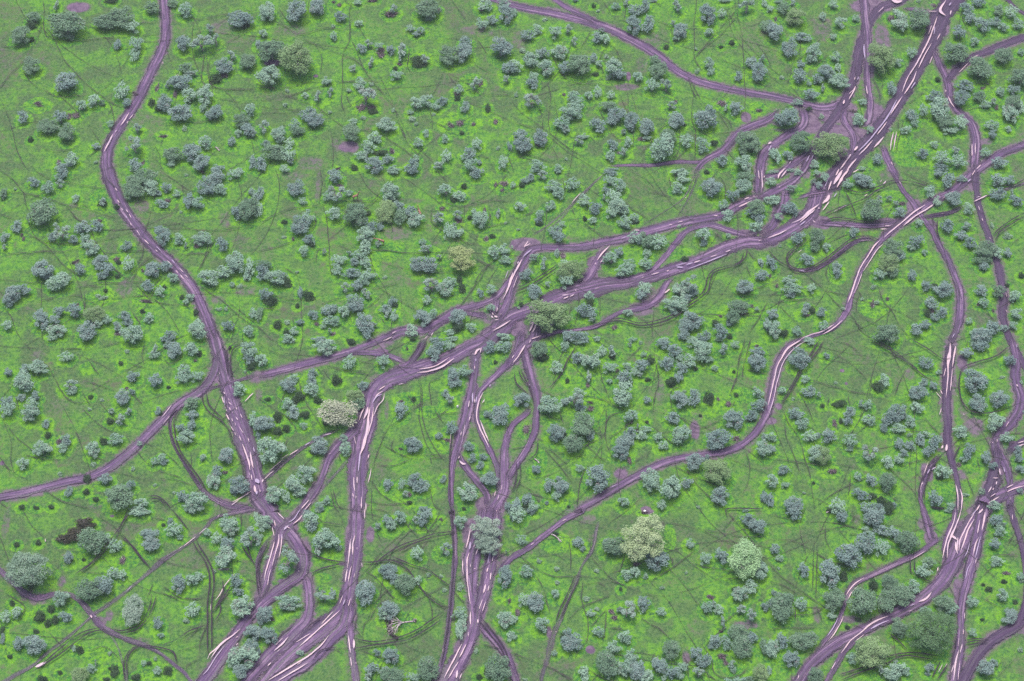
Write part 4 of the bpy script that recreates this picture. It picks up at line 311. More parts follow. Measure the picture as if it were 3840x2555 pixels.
T 5 3 14 13 l|18 0 10 6 b|9 27 10 9 l|40 21 6 4 d|41 25 12 6 k|61 29 12 9 b|65 35 6 5 b|13 56 12 12 l|25 46 5 5 s|41 53 6 5 s|42 66 5 4 s|11 82 10 12 l|20 84 16 18 b|40 77 8 9 l|69 81 7 5 s|73 94 9 7 l|78 90 6 4 s|6 94 6 9 x|28 104 14 13 l|2 100 6 7 l|2 115 6 7 l|52 113 10 10 b|48 116 8 8 d|55 120 20 14 b|79 110 12 9 l|39 131 5 5 l|78 55 6 4 s|94 32 24 15 g|94 35 9 8 l|87 29 8 8 b|120 21 40 40 O|113 40 14 8 l|132 45 24 17 b|114 49 9 5 x|106 58 11 9 l|114 57 10 11 l|123 60 5 5 l|100 72 3 4 d|106 91 14 16 t|100 90 10 6 t|91 92 7 6 x|94 98 7 5 x|121 85 12 15 b|122 90 0 0 s|137 93 8 8 l|138 71 5 4 s|104 115 13 11 l|94 125 14 11 l|88 140 20 22 g|91 148 12 10 l|110 133 12 12 l|105 144 16 14 l|115 146 14 18 b|120 152 10 10 l|126 152 9 12 o|135 141 14 15 b|146 127 17 15 g|147 148 14 12 b|157 144 9 9 l|155 151 7 8 l|139 154 6 5 l|66 149 10 14 l|12 155 5 3 s|164 30 8 9 l|178 44 10 11 l|193 41 13 14 b|213 43 29 32 y2|217 7 14 12 b|225 13 16 14 b|229 54 13 16 l|210 76 14 14 l|219 70 12 14 l|205 72 6 5 d|179 88 11 11 l|186 85 7 8 t|190 91 9 10 l|193 101 8 9 t|212 89 14 9 t|219 96 14 12 t|232 88 8 7 b|183 80 5 5 x|181 79 4 3 x|209 112 20 14 g|220 117 14 10 b|212 125 18 20 g|198 121 10 12 o|188 119 13 12 b|183 124 7 7 b|232 125 8 16 g|169 130 13 12 b|177 137 13 13 b|193 134 10 6 x|196 139 7 9 x|203 141 11 7 t|203 145 6 7 l|229 150 17 14 o|217 155 14 6 g|172 149 11 12 t|192 111 5 3 x|122 2 8 3 x|193 111 4 2 x|63 102 0 0 s|160 57 3 3 s|195 108 4 3 s
A 122 1
L 115 52 16 8|100 92 14 10|145 25 6 14|40 30 16 10|195 135 14 12
B 70 8 15 8 .6|75 22 6 10 .5|170 108 15 12 .5|170 40 15 15 .4|155 70 25 30 .35|140 105 15 10 .4|72 128 6 5 1|34 112 4 8 .8|160 135 6 12 .7|215 105 20 6 .7|30 140 8 15 .5|30 15 12 4 .5|100 10 8 12 .4|181 79 3 2 1|125 1 7 3 1|20 5 0 0 0|210 22 30 5 .3|158 95 12 10 .3
R 10:55,158,6 14:66,0,5 50,8,5 38,17,5 25,27,5 12,37,5 0,44,5 13:222,58,4
R 14:-3,135,3 3,148,3 6,160,3
R 14:80,8,3 77,20,3 75,32,3 71,41,3 65,50,2 60,62,3 54,77,3 49,90,3 44,102,4 39,112,5 36,122,6 33,135,5 29,147,4 26,160,4
W 50,9,.6 46,11,.7|20,31,.6 17,33,.7|36,112,.6 37,112,.8|40,112,.5 41,113,.6
K 58,61 50,80 44,92 40,104|63,62 55,78 50,88 45,100|230,0 198,0 198,8
P 128,9 140,12 155,15 170,18 185,21 200,23 220,25 235,27|195,0 205,10 218,25 228,38 235,48|175,20 190,26 203,31|0,49 12,50 24,55 40,61 60,62 80,63 100,67 112,73 120,77 135,80|8,42 18,50 24,54|18,52 27,68 32,85 35,95|75,42 80,52 88,62 100,68 110,72|110,66 125,65 140,58 160,45 172,36|170,50 180,54 200,56 215,61 235,67|195,62 210,61|0,133 15,137 28,143 40,148 52,157|56,157 45,150|65,65 65,85 68,100 70,115 68,125 60,138|85,90 78,100 73,108|85,92 86,110 84,120|68,88 80,83 92,78|50,105 62,92 75,85|20,0 0,17|54,20 51,32 54,48 55,58|104,40 101,50 97,60|109,84 117,95|118,97 128,107 140,115 150,122|155,123 160,140 163,157|160,132 172,144 188,157|175,127 183,138 185,150 195,155 210,152 218,144|195,108 180,125|66,157 60,150 63,140|71,146 85,155 98,157|124,140 130,132|60,72 75,68 88,74|67,40 72,38|20,43 40,42 50,47|70,27 72,37|5,137 12,148|205,6 195,20|207,95 190,108|88,106 105,107|46,115 40,110|140,45 146,45 146,52|0,130 10,135|118,140 106,137|210,107 230,118
#15
T 24 2 15 11 b|57 1 7 4 k|68 2 11 6 l|68 6 12 10 b|98 5 18 16 b|110 1 8 6 d|98 9 12 8 b|105 17 15 10 b|90 17 8 7 l|89 28 19 17 b|105 34 12 15 l|117 21 12 14 b|129 27 18 19 g|74 40 23 21 b|7 35 10 9 b|10 43 8 6 l|33 54 11 13 b|57 57 19 22 b|69 60 8 9 d|10 53 3 3 s|12 88 20 26 g|17 80 14 10 g|4 84 10 8 b|6 75 6 5 b|30 84 12 12 o|61 81 19 20 g|87 83 26 24 g|112 66 16 14 g|123 76 18 20 g|109 84 16 20 g|134 70 11 14 l|97 68 9 10 d|132 80 7 6 l|59 96 9 7 l|148 47 13 11 g|144 55 15 12 l|144 91 12 7 l|162 84 18 14 g|170 89 12 12 l|151 109 42 36 H|121 108 14 14 g|118 101 8 7 g|96 128 28 30 o|84 124 8 10 g|77 135 10 11 l|89 135 10 10 l|13 119 12 14 b|34 119 27 16 g|4 127 13 16 l|22 136 16 13 b|44 150 14 14 g|1 147 5 9 l|105 145 10 8 t|115 149 18 14 l|124 145 12 12 l|118 141 10 7 t|148 144 10 8 b|200 145 16 15 b|207 139 9 7 b|73 107 5 4 d|83 100 6 4 d|210 9 12 12 b|214 18 12 9 l|208 30 12 10 b|218 12 7 5 t|211 46 14 8 l|218 57 9 5 x|188 83 11 11 l|215 78 12 11 l|222 96 14 15 b|188 112 8 7 l|231 60 7 7 l|217 65 6 4 d|203 72 7 5 d|227 84 5 4 d|197 100 4 3 d|198 68 4 3 d|165 0 8 3 l|147 150 6 3 b|233 65 4 3 s|232 128 5 5 s|120 20 0 0 s
B 150 25 8 10 1|170 50 10 14 1|160 65 10 10 1|142 12 8 10 .7|30 25 20 12 .4|48 15 12 10 .4|82 8 6 8 .6|70 50 12 4 .4|95 60 30 6 .4|45 95 6 14 .6|75 100 16 6 .7|168 72 6 10 .6|180 60 6 25 .4|200 75 20 14 .35|140 130 25 15 .35|72 148 20 8 .5|85 108 10 8 .5|195 108 15 8 .3|212 100 8 25 .2
L 35 97 8 8|105 85 6 12|50 145 5 8
R 11:192,157,14 15:200,-8,12 196,2,14 185,15,14 178,28,16 172,42,16 168,52,14 160,64,12 152,73,11 140,83,11 125,91,10 110,99,9 95,106,9 80,114,9 65,121,10 50,132,10 38,143,9 30,155,9
R 15:200,-8,10 196,8,10 193,22,10 190,38,10 186,52,9 183,65,8 179,80,7 177,95,7 177,110,7 176,125,8 174,138,9 172,150,9 170,162,9
R 15:172,-8,5 171,8,5 167,20,6 163,33,6 162,45,5
R 15:163,23,4 150,31,4 138,40,5 120,48,5 105,55,5 92,61,5 80,67,5 73,76,5 70,87,4 66,98,4 60,110,4 52,120,4 45,130,4
R 15:90,112,4 80,119,5 72,127,5 65,138,5 58,150,5 52,160,5
R 11:221,155,6 15:221,-5,6 225,8,6 230,22,6 234,38,5 237,60,5 237,80,5 234,95,6 230,105,8 218,112,8 205,120,8 195,130,8 187,142,9 180,155,10
R 15:240,102,8 230,108,8
W 172,3,.8 170,12,.7 167,20,1.4 164,27,1.2 162,35,1.2 160,45,.9|177,0,.8 175,8,1 171,18,1.2 168,25,1.8 165,33,1.2 164,45,1|168,24,2.4 171,26,2.4 173,28,1.2|172,30,1.5 172,38,1.4|174,26,1.2 173,38,1.5 174,41,1|190,2,.7 184,12,1 180,20,.9 176,28,1.2 175,38,1|189,9,1 183,20,1.2 179,32,1.2 176,40,.8|196,1,2.4 193,4,1.6|192,0,.8 186,6,.7|199,3,1.2 198,10,1.5 196,20,1|194,10,1 192,22,1.2|193,26,.6 190,33,1.2 188,42,.8|195,25,.6 192,36,.9 190,45,.8|191,45,.6 190,50,.6|187,48,.6 183,55,.8 181,64,.7|185,30,.6 183,38,.7 180,44,.7|156,53,1 155,57,1|150,76,.8 145,82,1.6 138,85,1.4|134,87,1 130,89,.8|132,93,.6 129,94,.7|110,98,1.2 100,102,1.4 92,107,1.5 84,114,1.2 76,120,1 70,128,1 67,132,.9|111,102,.8 103,105,1.1 94,110,1.1|88,115,.6 80,121,.7|88,63,.7 80,68,1 74,75,1 71,80,.8|82,71,.7 76,77,.7 73,83,.8|69,98,.9 66,105,.9 60,115,.7 55,121,.6|64,100,.7 60,108,.8 54,117,.7|62,140,.6 58,147,.7|180,95,.8 180,101,.6|179,110,.6 179,115,.8|175,118,.8 174,126,.6|178,124,1.2 176,132,.6|175,129,1 172,140,1.4 170,157,1.2|176,139,.5 174,157,.9|170,143,.8 168,150,.7|160,142,.5 156,150,.5|164,142,.7 160,150,.6|28,152,.8 27,156,.8|224,5,.6 224,10,.6|145,38,.4 130,47,.4|170,78,0 170,78,0
K 181,121 190,119 203,120|181,123 192,121 200,122|182,126 195,123 202,123|66,152 85,146 100,140 115,134 135,132 155,135|67,157 90,148 108,142 125,135 150,138|108,113 118,120 128,130|158,140 150,155|165,142 155,157|130,45 131,58 136,62|134,46 135,58 142,64 152,68
P 0,27 15,29 30,32 45,40 60,48 75,51 92,55|0,48 12,60 25,70 38,80 50,88 58,92|0,68 15,70 28,77 38,80|32,0 32,25 36,45|42,25 42,75|45,30 45,80|45,50 46,60 55,70|50,15 51,27 56,37|76,0 78,8 74,13|45,90 50,103|98,90 100,95|24,90 24,100|105,15 125,15|72,20 90,22|70,98 78,104 88,108|112,33 122,38 130,38|195,60 215,45|200,25 235,28|200,42 230,42|195,82 215,90 230,85|0,110 25,110 45,108|166,68 172,85|170,66 175,80|240,15 225,35|110,64 130,65 145,68|210,155 225,140|205,152 215,138|186,152 210,157|30,12 0,5|55,90 40,95 10,100|150,45 160,50
"""
U = 960 / 235.2
def off(t): return (t % 4) * 960.0, (0, 640, 1280, 1915)[t // 4]
def px(t, x, y):
    o = off(t); return o[0] + x * U, o[1] + y * U
T, B, L, RD, WT, KT, PT, GI, ST, FT = [], [], [], [], [], [], [], [], [], []
tile = 0
for line in DATA.strip().splitlines():
    k, rest = line[0], line[1:].strip()
    if k == '#': tile = int(rest); continue
    if k == 'R':
        t, pl = tile, []
        for s in rest.split():
            if ':' in s: a, s = s.split(':'); t = int(a)
            x, y, ww = map(float, s.split(',')); 
            if ww <= 0: continue
            pl.append((*px(t, x, y), ww * U))
        if len(pl) > 1: RD.append(pl)
        continue
    for s in rest.split('|'):
        s = s.split()
        if k == 'T':
            x, y, ww, hh = map(float, s[:4])
            if ww * hh > 0: T.append((*px(tile, x, y), ww * U, hh * U, s[4]))
        elif k in 'BL':
            q = list(map(float, s)); (B if k == 'B' else L).append((*px(tile, q[0], q[1]), q[2] * U, q[3] * U, q[4] if k == 'B' else 1))
        elif k == 'W':
            q = [tuple(map(float, a.split(','))) for a in s]; q = [(*px(tile, a, b), c * U) for a, b, c in q if c > 0]
            if len(q) > 1: WT.append(q)
        elif k in 'KP': (KT if k == 'K' else PT).append([(*px(tile, *map(float, a.split(','))), 1) for a in s])
        elif k == 'G': GI.append((*px(tile, float(s[0]), float(s[1])), float(s[2])))
        elif k == 'A': ST.append(px(tile, float(s[0]), float(s[1])))
        elif k == 'F': FT.append((px(tile, float(s[0]), float(s[1])), px(tile, float(s[2]), float(s[3]))))

def smooth_path(P, step=1.2):
    """photo polyline -> world polyline (x, y, width), rounded and evenly stepped"""
    Q = []
    for X, Y, ww in P:
        x, y = world(X, Y); m, dep = mpp(X, Y); Q.append((x, y, ww * m))
    Q = np.array(Q)
    # photo widths are measured across the road as it is seen: undo the foreshortening of the far-near direction
    if len(Q) > 2 or True:
        d = np.gradient(Q[:, :2], axis=0); d /= np.maximum(np.linalg.norm(d, axis=1, keepdims=True), 1e-6)
        Q[:, 2] *= 1 + (1 / math.sin(DEP) - 1) * np.abs(d[:, 0])
    ext = np.vstack([2 * Q[0] - Q[1], Q, 2 * Q[-1] - Q[-2]])
    out = []
    for i in range(1, len(ext) - 2):
        p0, p1, p2, p3 = ext[i - 1], ext[i], ext[i + 1], ext[i + 2]
        n = max(2, int(np.linalg.norm(p2[:2] - p1[:2]) / step))
        t = np.linspace(0, 1, n, endpoint=False)[:, None]
        out.append(.5 * (2 * p1 + (p2 - p0) * t + (2 * p0 - 5 * p1 + 4 * p2 - p3) * t ** 2 + (3 * p1 - p0 - 3 * p2 + p3) * t ** 3))
    out.append(Q[-1:]); return np.vstack(out)

# ---------------------------------------------------------------- ground: one sheet to the horizon, with a fine middle
SP = 0.55
gx = np.concatenate([[-9000, -3500, -1400, -600, -350], np.arange(-262, 262.01, SP), [350, 600, 1400, 3500, 9000]])
gy = np.concatenate([[-6000, -2000, -800, -350], np.arange(-190, 235.01, SP), [330, 600, 1400, 3500, 12000]])
nx_, ny_ = len(gx), len(gy)
GX, GY = np.meshgrid(gx, gy)
lush = np.zeros((ny_, nx_)); deep = np.zeros_like(lush); bare = np.zeros_like(lush); verge = np.zeros_like(lush)
def splat(A, x, y, rx, ry, amp, f, mode='max'):
    i0, i1 = np.searchsorted(gx, [x - rx, x + rx]); j0, j1 = np.searchsorted(gy, [y - ry, y + ry])
    if i1 <= i0 or j1 <= j0: return
    X = (GX[j0:j1, i0:i1] - x) / rx; Y = (GY[j0:j1, i0:i1] - y) / ry
    v = amp * f(np.sqrt(X * X + Y * Y))
    S = A[j0:j1, i0:i1]
    if mode == 'max': np.maximum(S, v, out=S)
    else: S += v
soft = lambda d: np.clip(1 - d, 0, 1) ** 2 * (3 - 2 * np.clip(1 - d, 0, 1))
plate = lambda d: np.clip((1 - d) / .35, 0, 1)
def run_on(p):
    """let a road that leaves the frame run on beyond it"""
    p = list(p)
    for end in (0, -1):
        X, Y, ww = p[end]; X2, Y2, _ = p[1 if end == 0 else -2]
        if min(X, 3840 - X, Y, 2555 - Y) < 70 and ww > 9:
            dx, dy = X - X2, Y - Y2; l = math.hypot(dx, dy) + 1e-6
            inward = X + dx / l * 250, Y + dy / l * 250
            if 0 < inward[0] < 3840 and 0 < inward[1] < 2555: continue
            ext = [(X + dx / l * s, Y + dy / l * s * .9, ww) for s in (220, 480, 760)]
            p = ext[::-1] + p if end == 0 else p + ext
    return p
RD_SEEN = RD; roads = [smooth_path(run_on(p)) for p in RD]
for r_ in roads:
    for x, y, ww in r_[::2]: splat(verge, x, y, ww * .5 + 3.6, ww * .5 + 3.6, min(1, ww / 3), lambda d: np.clip((1 - d) / .6, 0, 1))
HT = {'t': 1.45, 'o': 1.1, 'H': 1.1, 'O': 1.1, 'B': 1.1}
trees = []
for X, Y, ww, hh, k in T:
    m, dep = mpp(X, Y)
    W = ww * m; sd, cd = math.sin(dep), math.cos(dep)
    if k in 'xk': Tz = .35 * W
    elif k in 'ds': Tz = .8 * min(W, hh * m)
    else: Tz = .62 * min(W, hh * m * 1.1)
    D = math.sqrt(max((hh * m) ** 2 - (Tz * cd) ** 2, (.55 * hh * m) ** 2)) / sd
    D = min(D, 2.2 * W)
    zc = {'x': .4, 'k': .3, 'd': .5, 's': .5, 'r': .6, 't': 1.35}.get(k[0], .98) * Tz
    if k[0] == 't': zc = max(zc, 2.2)
    x, y = world(X, Y, zc)
    trees.append(dict(x=x, y=y, W=W, D=D, Tz=Tz, zc=zc, k=k, X=X, Y=Y, w=ww, h=hh))
    if k[0] in 'k': continue
    g = 1.9 if k[0] not in 's' else .9
    a = .95 if k[0] not in 's' else .5
    rx, ry = W / 2 * 1.25 + g, D / 2 * 1.25 + g
    splat(lush, x, y - .08 * D, rx, ry, a, plate)
    splat(deep, x, y, W / 2 * 1.05 + .7, D / 2 * 1.05 + .7, .9, soft)  # dark green under each crown, with the canopy's shade painted in
for X, Y, rx, ry, a in L:
    x, y = world(X, Y); m, dep = mpp(X, Y); splat(lush, x, y, rx * m * 1.15, ry * m * 1.15 / math.sin(dep), 1, plate)
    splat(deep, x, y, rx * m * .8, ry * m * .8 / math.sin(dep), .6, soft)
for X, Y, rx, ry, a in B:
    x, y = world(X, Y); m, dep = mpp(X, Y); splat(bare, x, y, rx * m * 1.25, ry * m * 1.25 / math.sin(dep), a, lambda d: np.clip((1 - d) / .6, 0, 1))
# the trodden verge along the roads and between the thickets
bare = np.maximum(bare, verge * .72)
idx = np.arange(nx_ * ny_).reshape(ny_, nx_)
quads = np.stack([idx[:-1, :-1], idx[:-1, 1:], idx[1:, 1:], idx[1:, :-1]], -1).reshape(-1, 4)
V = np.stack([GX, GY, np.zeros_like(GX)], -1).reshape(-1, 3)
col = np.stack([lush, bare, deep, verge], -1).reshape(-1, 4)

g = N("grassland"); pos = g.n("NewGeometry").outputs["Position"]
sep = g.n("SeparateColor", {0: g.attr("cover_shade", "Color")}); lu, ba, de = sep.outputs[0], sep.outputs[1], sep.outputs[2]
big = g.noise(pos, .018, 3); mid = g.noise(pos, .12, 4, .6); fine = g.noise(pos, .42, 5, .72); tiny = g.noise(pos, .95, 4, .75)
grain = g.ramp(tiny, .45, .56)
dull = g.mix(grain, (.040, .086, .034), (.078, .140, .050))
dull = g.mix(g.ramp(fine, .42, .6), dull, (.066, .100, .046))
fresh = g.mix(g.ramp(fine, .40, .58), (.042, .135, .030), (.082, .205, .028))
fresh = g.mix(g.math('MULTIPLY', grain, .5), fresh, (.122, .258, .030))
f1 = g.math('SUBTRACT', g.math('ADD', g.math('MULTIPLY', g.ramp(mid, .40, .60), .75), g.math('MULTIPLY', g.ramp(big, .40, .60), .45)), .12)
f1 = g.math('ADD', f1, g.math('MULTIPLY', g.math('SUBTRACT', fine, .5), 1.2), clamp=True)
c = g.mix(f1, dull, fresh)
# ring of tall herbs round the trees: brightest of all, with dark gaps between the clumps
lm = g.ramp(g.math('ADD', lu, g.math('MULTIPLY', g.math('SUBTRACT', fine, .5), 1.6)), .30, .75)
herb = g.mix(g.ramp(mid, .42, .58), (.036, .165, .028), (.108, .270, .018))
herb = g.mix(g.ramp(fine, .38, .56), (.030, .095, .032), herb)
herb = g.mix(g.math('MULTIPLY', grain, .5), herb, (.165, .345, .020))
c = g.mix(g.math('MULTIPLY', lm, .85), c, herb)
green_shade = g.ramp(g.math('ADD', de, g.math('MULTIPLY', g.math('SUBTRACT', fine, .5), .9)), .25, .8)
c = g.mix(g.math('MULTIPLY', green_shade, .78), c, g.mix(grain, (.016, .052, .024), (.035, .125, .034)))  # deep green herbs plus under-crown shade, put into the ground colour
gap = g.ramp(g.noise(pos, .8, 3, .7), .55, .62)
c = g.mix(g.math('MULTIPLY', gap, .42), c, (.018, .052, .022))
# bare, trodden mauve soil showing through
bn = g.math('ADD', g.math('MULTIPLY', g.math('SUBTRACT', mid, .5), .9), g.math('MULTIPLY', g.math('SUBTRACT', fine, .5), 1.5))
bn = g.math('ADD', bn, g.math('MULTIPLY', g.math('SUBTRACT', tiny, .5), .8))
nat = g.math('MULTIPLY', g.ramp(g.noise(pos, .030, 4, .6, .5), .46, .62), .55)
bm = g.ramp(g.math('ADD', g.math('MAXIMUM', ba, g.math('MULTIPLY', nat, g.math('SUBTRACT', 1.0, lu))), g.math('ADD', bn, g.math('MULTIPLY', g.ramp(ba, .6, .95), .35))), .30, .90)
soil = g.mix(grain, (.072, .058, .072), (.116, .096, .114))
soil = g.mix(g.ramp(mid, .35, .6), soil, (.080, .078, .062))
strong = g.ramp(ba, .40, .80)
soil = g.mix(g.math('MULTIPLY', strong, .95), soil, g.mix(g.ramp(fine, .4, .6), (.098, .056, .112), (.150, .094, .160)))
c = g.mix(g.math('MULTIPLY', bm, .92), c, soil)
hb = g.math('ADD', g.math('MULTIPLY', fine, g.math('ADD', .5, lu)), g.math('MULTIPLY', tiny, .5))
gm = g.bsdf(c, .95, .1, bump=hb, strength=.9, dist=.5)
me = mesh_np("ground", V, quads, np.full(len(quads), 4), (gm,), {"cover_shade": ('POINT', 'FLOAT_COLOR', col)})
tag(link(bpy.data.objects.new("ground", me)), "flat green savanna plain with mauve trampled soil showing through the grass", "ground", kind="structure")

# ---------------------------------------------------------------- ribbons laid on the ground
def ribbon(path, z, jit=0.0, wmul=1.0, cross=3, taper=True):
    P = path[:, :2]; d = np.gradient(P, axis=0); d /= np.maximum(np.linalg.norm(d, axis=1, keepdims=True), 1e-6)
    nrm = np.stack([-d[:, 1], d[:, 0]], 1)
    s = np.concatenate([[0], np.cumsum(np.linalg.norm(np.diff(P, axis=0), axis=1))])
    wl = path[:, 2] * wmul * .5
    if taper:
        e = np.minimum(s, s[-1] - s); wl = wl * np.clip(.25 + e / max(1.0, min(4, s[-1] * .3)), 0, 1)
    k = len(P); us = np.linspace(-1, 1, cross)
    wob = lambda: np.interp(s, np.arange(0, s[-1] + 3, 1.7), rng.normal(0, 1, len(np.arange(0, s[-1] + 3, 1.7))))
    a, b = wob() * jit, wob() * jit
    V = np.zeros((k, cross, 3)); uv = np.zeros((k, cross, 3))
    for i, u in enumerate(us):
        side = wl * (1 + (a if u < 0 else b)) if u else wl * 0
        V[:, i, :2] = P + nrm * (side * u)[:, None] if u else P
        if u and abs(u) < 1: V[:, i, :2] = P + nrm * (wl * u)[:, None]
        uv[:, i] = np.stack([np.full(k, u), s, np.full(k, 0) + wl * u], 1)
    V[:, :, 2] = z
    ii = np.arange(k * cross).reshape(k, cross)
    q = np.stack([ii[:-1, 1:], ii[:-1, :-1], ii[1:, :-1], ii[1:, 1:]], -1).reshape(-1, 4)
    return V.reshape(-1, 3), q, uv.reshape(-1, 3)
class Rib:
    def __init__(s): s.V, s.Q, s.A, s.R, s.n = [], [], [], [], 0
    def add(s, r, rnd=None):
        V, q, a = r; s.V.append(V); s.Q.append(q + s.n); s.A.append(a); s.R.append(np.full(len(V), random.random() if rnd is None else rnd)); s.n += len(V)
    def build(s, name, mat):
        Q = np.vstack(s.Q)
        return link(bpy.data.objects.new(name, mesh_np(name, np.vstack(s.V), Q, np.full(len(Q), 4), (mat,), {"along": ('POINT', 'FLOAT_VECTOR', np.vstack(s.A)), "pick": ('POINT', 'FLOAT', np.concatenate(s.R))})))

def road_material():
    g = N("churned_mud"); pos = g.n("NewGeometry").outputs["Position"]
    av = g.attr("along", "Vector"); sp = g.n("SeparateXYZ", {0: av}); u, s_, um = sp.outputs
    pick = g.attr("pick")
    vec = g.n("CombineXYZ", {0: g.math('MULTIPLY', um, 1.25), 1: g.math('MULTIPLY', s_, .05), 2: g.math('MULTIPLY', pick, 60.0)}).outputs[0]
    vec2 = g.n("CombineXYZ", {0: g.math('MULTIPLY', um, 1.0), 1: g.math('MULTIPLY', s_, .03), 2: g.math('MULTIPLY', pick, 31.0)}).outputs[0]
    streak = g.noise(vec, 1.0, 3, .6); broad = g.noise(vec2, 1.0, 2, .5)
    mid = g.noise(pos, .16, 3); fine = g.noise(pos, 1.3, 4, .65)
    au = g.math('ABSOLUTE', u)
    wv = g.math('SINE', g.math('ADD', g.math('MULTIPLY', um, 3.4), g.math('ADD', g.math('MULTIPLY', broad, 9.0), g.math('MULTIPLY', pick, 40.0))))
    ruts = g.math('MULTIPLY', g.ramp(wv, .55, .85), g.ramp(g.math('ADD', mid, g.math('MULTIPLY', fine, .5)), .56, .80, .30, .95))
    pale, dark = (.164, .098, .184), (.032, .018, .046)
    c = g.mix(g.ramp(g.math('ADD', mid, g.math('MULTIPLY', fine, .3)), .50, .80), (.094, .050, .118), pale)
    c = g.mix(g.ramp(broad, .42, .62), c, (.080, .045, .108))
    c = g.mix(g.math('MULTIPLY', g.ramp(streak, .54, .59), .9), c, dark)
    c = g.mix(g.math('MULTIPLY', g.ramp(streak, .43, .38), .6), c, (.25, .175, .25))
    c = g.mix(ruts, c, (.045, .028, .056))
    # dark, wet, churned shoulders; how dark differs from road to road
    edge = g.math('MULTIPLY', g.ramp(g.math('ADD', au, g.math('MULTIPLY', g.math('SUBTRACT', fine, .5), .5)), .50, .82), g.ramp(pick, .1, .8, .6, 1.0))
    c = g.mix(edge, c, (.034, .022, .042))
    c = g.mix(g.math('MULTIPLY', g.ramp(g.noise(pos, 2.0, 3, .6), .5, .6), .35), c, dark)
    c = g.mix(g.ramp(pick, .90, .92, 0, .72), c, dark)
    al = g.ramp(g.math('ADD', au, g.math('ADD', g.math('MULTIPLY', g.math('SUBTRACT', fine, .5), 1.0), g.math('MULTIPLY', g.math('SUBTRACT', mid, .5), .7))), 1.02, .76)
    al = g.math('MULTIPLY', al, g.attr("fade"))
    wet = g.ramp(streak, .5, .6, .85, .35)
    return g.bsdf(c, wet, .35, bump=g.math('ADD', streak, g.math('MULTIPLY', fine, .4)), strength=.6, dist=.25, alpha=al)
MR = road_material()
def road_name_label(i): return ROADL.get(i)
ROAD_LABELS = [
 "mauve dirt road sweeping down from the top edge beside trees", ]
for i, r_ in enumerate(roads):
    wm = float(np.mean(r_[:, 2])); L_ = float(np.sum(np.linalg.norm(np.diff(r_[:, :2], axis=0), axis=1)))
    mx = float(np.max(np.abs(r_[:, 0])))
    eastern = float(np.mean(r_[:, 0])) > 150
    rb = Rib(); rb.add(ribbon(r_, .03 + .005 * i, .10, 1.12, 5), rnd=.95 if (eastern and wm < 9 and i % 2 == 0) else .05 + .8 * random.random())
    o = rb.build("dirt_road", MR)
    n = len(o.data.vertices); a = o.data.attributes.new("fade", 'FLOAT', 'POINT')
    s_ = np.vstack(rb.A)[:, 1]; e = np.minimum(s_, s_[-1] - s_)
    base = float(np.clip((wm - .7) / 1.6, .35, 1))
    a.data.foreach_set("value", (base * np.clip(e / 5.0, .0, 1)).astype(np.float32))
    where = ("upper", "middle", "lower")[min(2, int((1 - (np.mean(r_[:, 1]) + 150) / 330) * 3))]
    tag(o, kind="structure")

# puddles standing in the ruts
g = N("muddy_water"); pos = g.n("NewGeometry").outputs["Position"]
n1 = g.noise(pos, .5, 2); f1 = g.noise(pos, 1.6, 3, .6)
uu = g.math('ABSOLUTE', g.n("SeparateXYZ", {0: g.attr("along", "Vector")}).outputs[0])
wc = g.mix(g.ramp(n1, .35, .65), (.46, .325, .36), (.40, .30, .36)); wc = g.mix(g.ramp(g.attr("pick"), .85, .9), wc, (.28, .22, .33))
MW = g.bsdf(wc, .22, .35, alpha=g.ramp(g.math('ADD', uu, g.math('MULTIPLY', g.math('SUBTRACT', f1, .5), 1.2)), 1.40, 1.15))
rb = Rib()
for q in WT:
    p = smooth_path(q, .7)
    rb.add(ribbon(p, .86 + .25 * random.random(), .22, .85, 3))
tag(rb.build("puddle_water", MW), "pale pinkish rainwater standing in the ruts of the dirt roads", "water", kind="structure")

# wheel ruts and game trails
def trail_material(name, colr, amax, lo, hi):
    g = N(name); pos = g.n("NewGeometry").outputs["Position"]
    u = g.math('ABSOLUTE', g.n("SeparateXYZ", {0: g.attr("along", "Vector")}).outputs[0])
    f = g.noise(pos, 1.1, 3, .6); m_ = g.noise(pos, .09, 2)
    a = g.ramp(g.math('ADD', u, g.math('MULTIPLY', g.math('SUBTRACT', f, .5), 1.0)), 1.05, .55)
    a = g.math('MULTIPLY', a, g.ramp(g.math('ADD', m_, g.math('MULTIPLY', g.math('SUBTRACT', f, .5), .6)), lo, hi, amax * .35, amax))
    return g.bsdf(colr, .8, .2, alpha=a)
MK = trail_material("rutted_mud", (.026, .017, .029), .97, .30, .45); MP = trail_material("trodden_trail", (.036, .032, .034), .78, .36, .54)
rb = Rib()
for q in KT:
    p = smooth_path(q, 1.0); p[:, 2] = .58; rb.add(ribbon(p, 1.15 + .3 * random.random(), .18, 1))
tag(rb.build("wheel_ruts", MK), "pairs of dark muddy wheel ruts curving through the grass", "track", kind="structure")
rb = Rib()
for q in PT:
    p = smooth_path(q, 1.0); p[:, 2] = .40
    s = np.arange(len(p)); p[:, :2] += np.stack([np.interp(s, np.arange(0, len(p) + 9, 7), rng.normal(0, .45, len(np.arange(0, len(p) + 9, 7)))) for _ in (0, 1)], 1)
    rb.add(ribbon(p, .62 + .2 * random.random(), .3, 1))
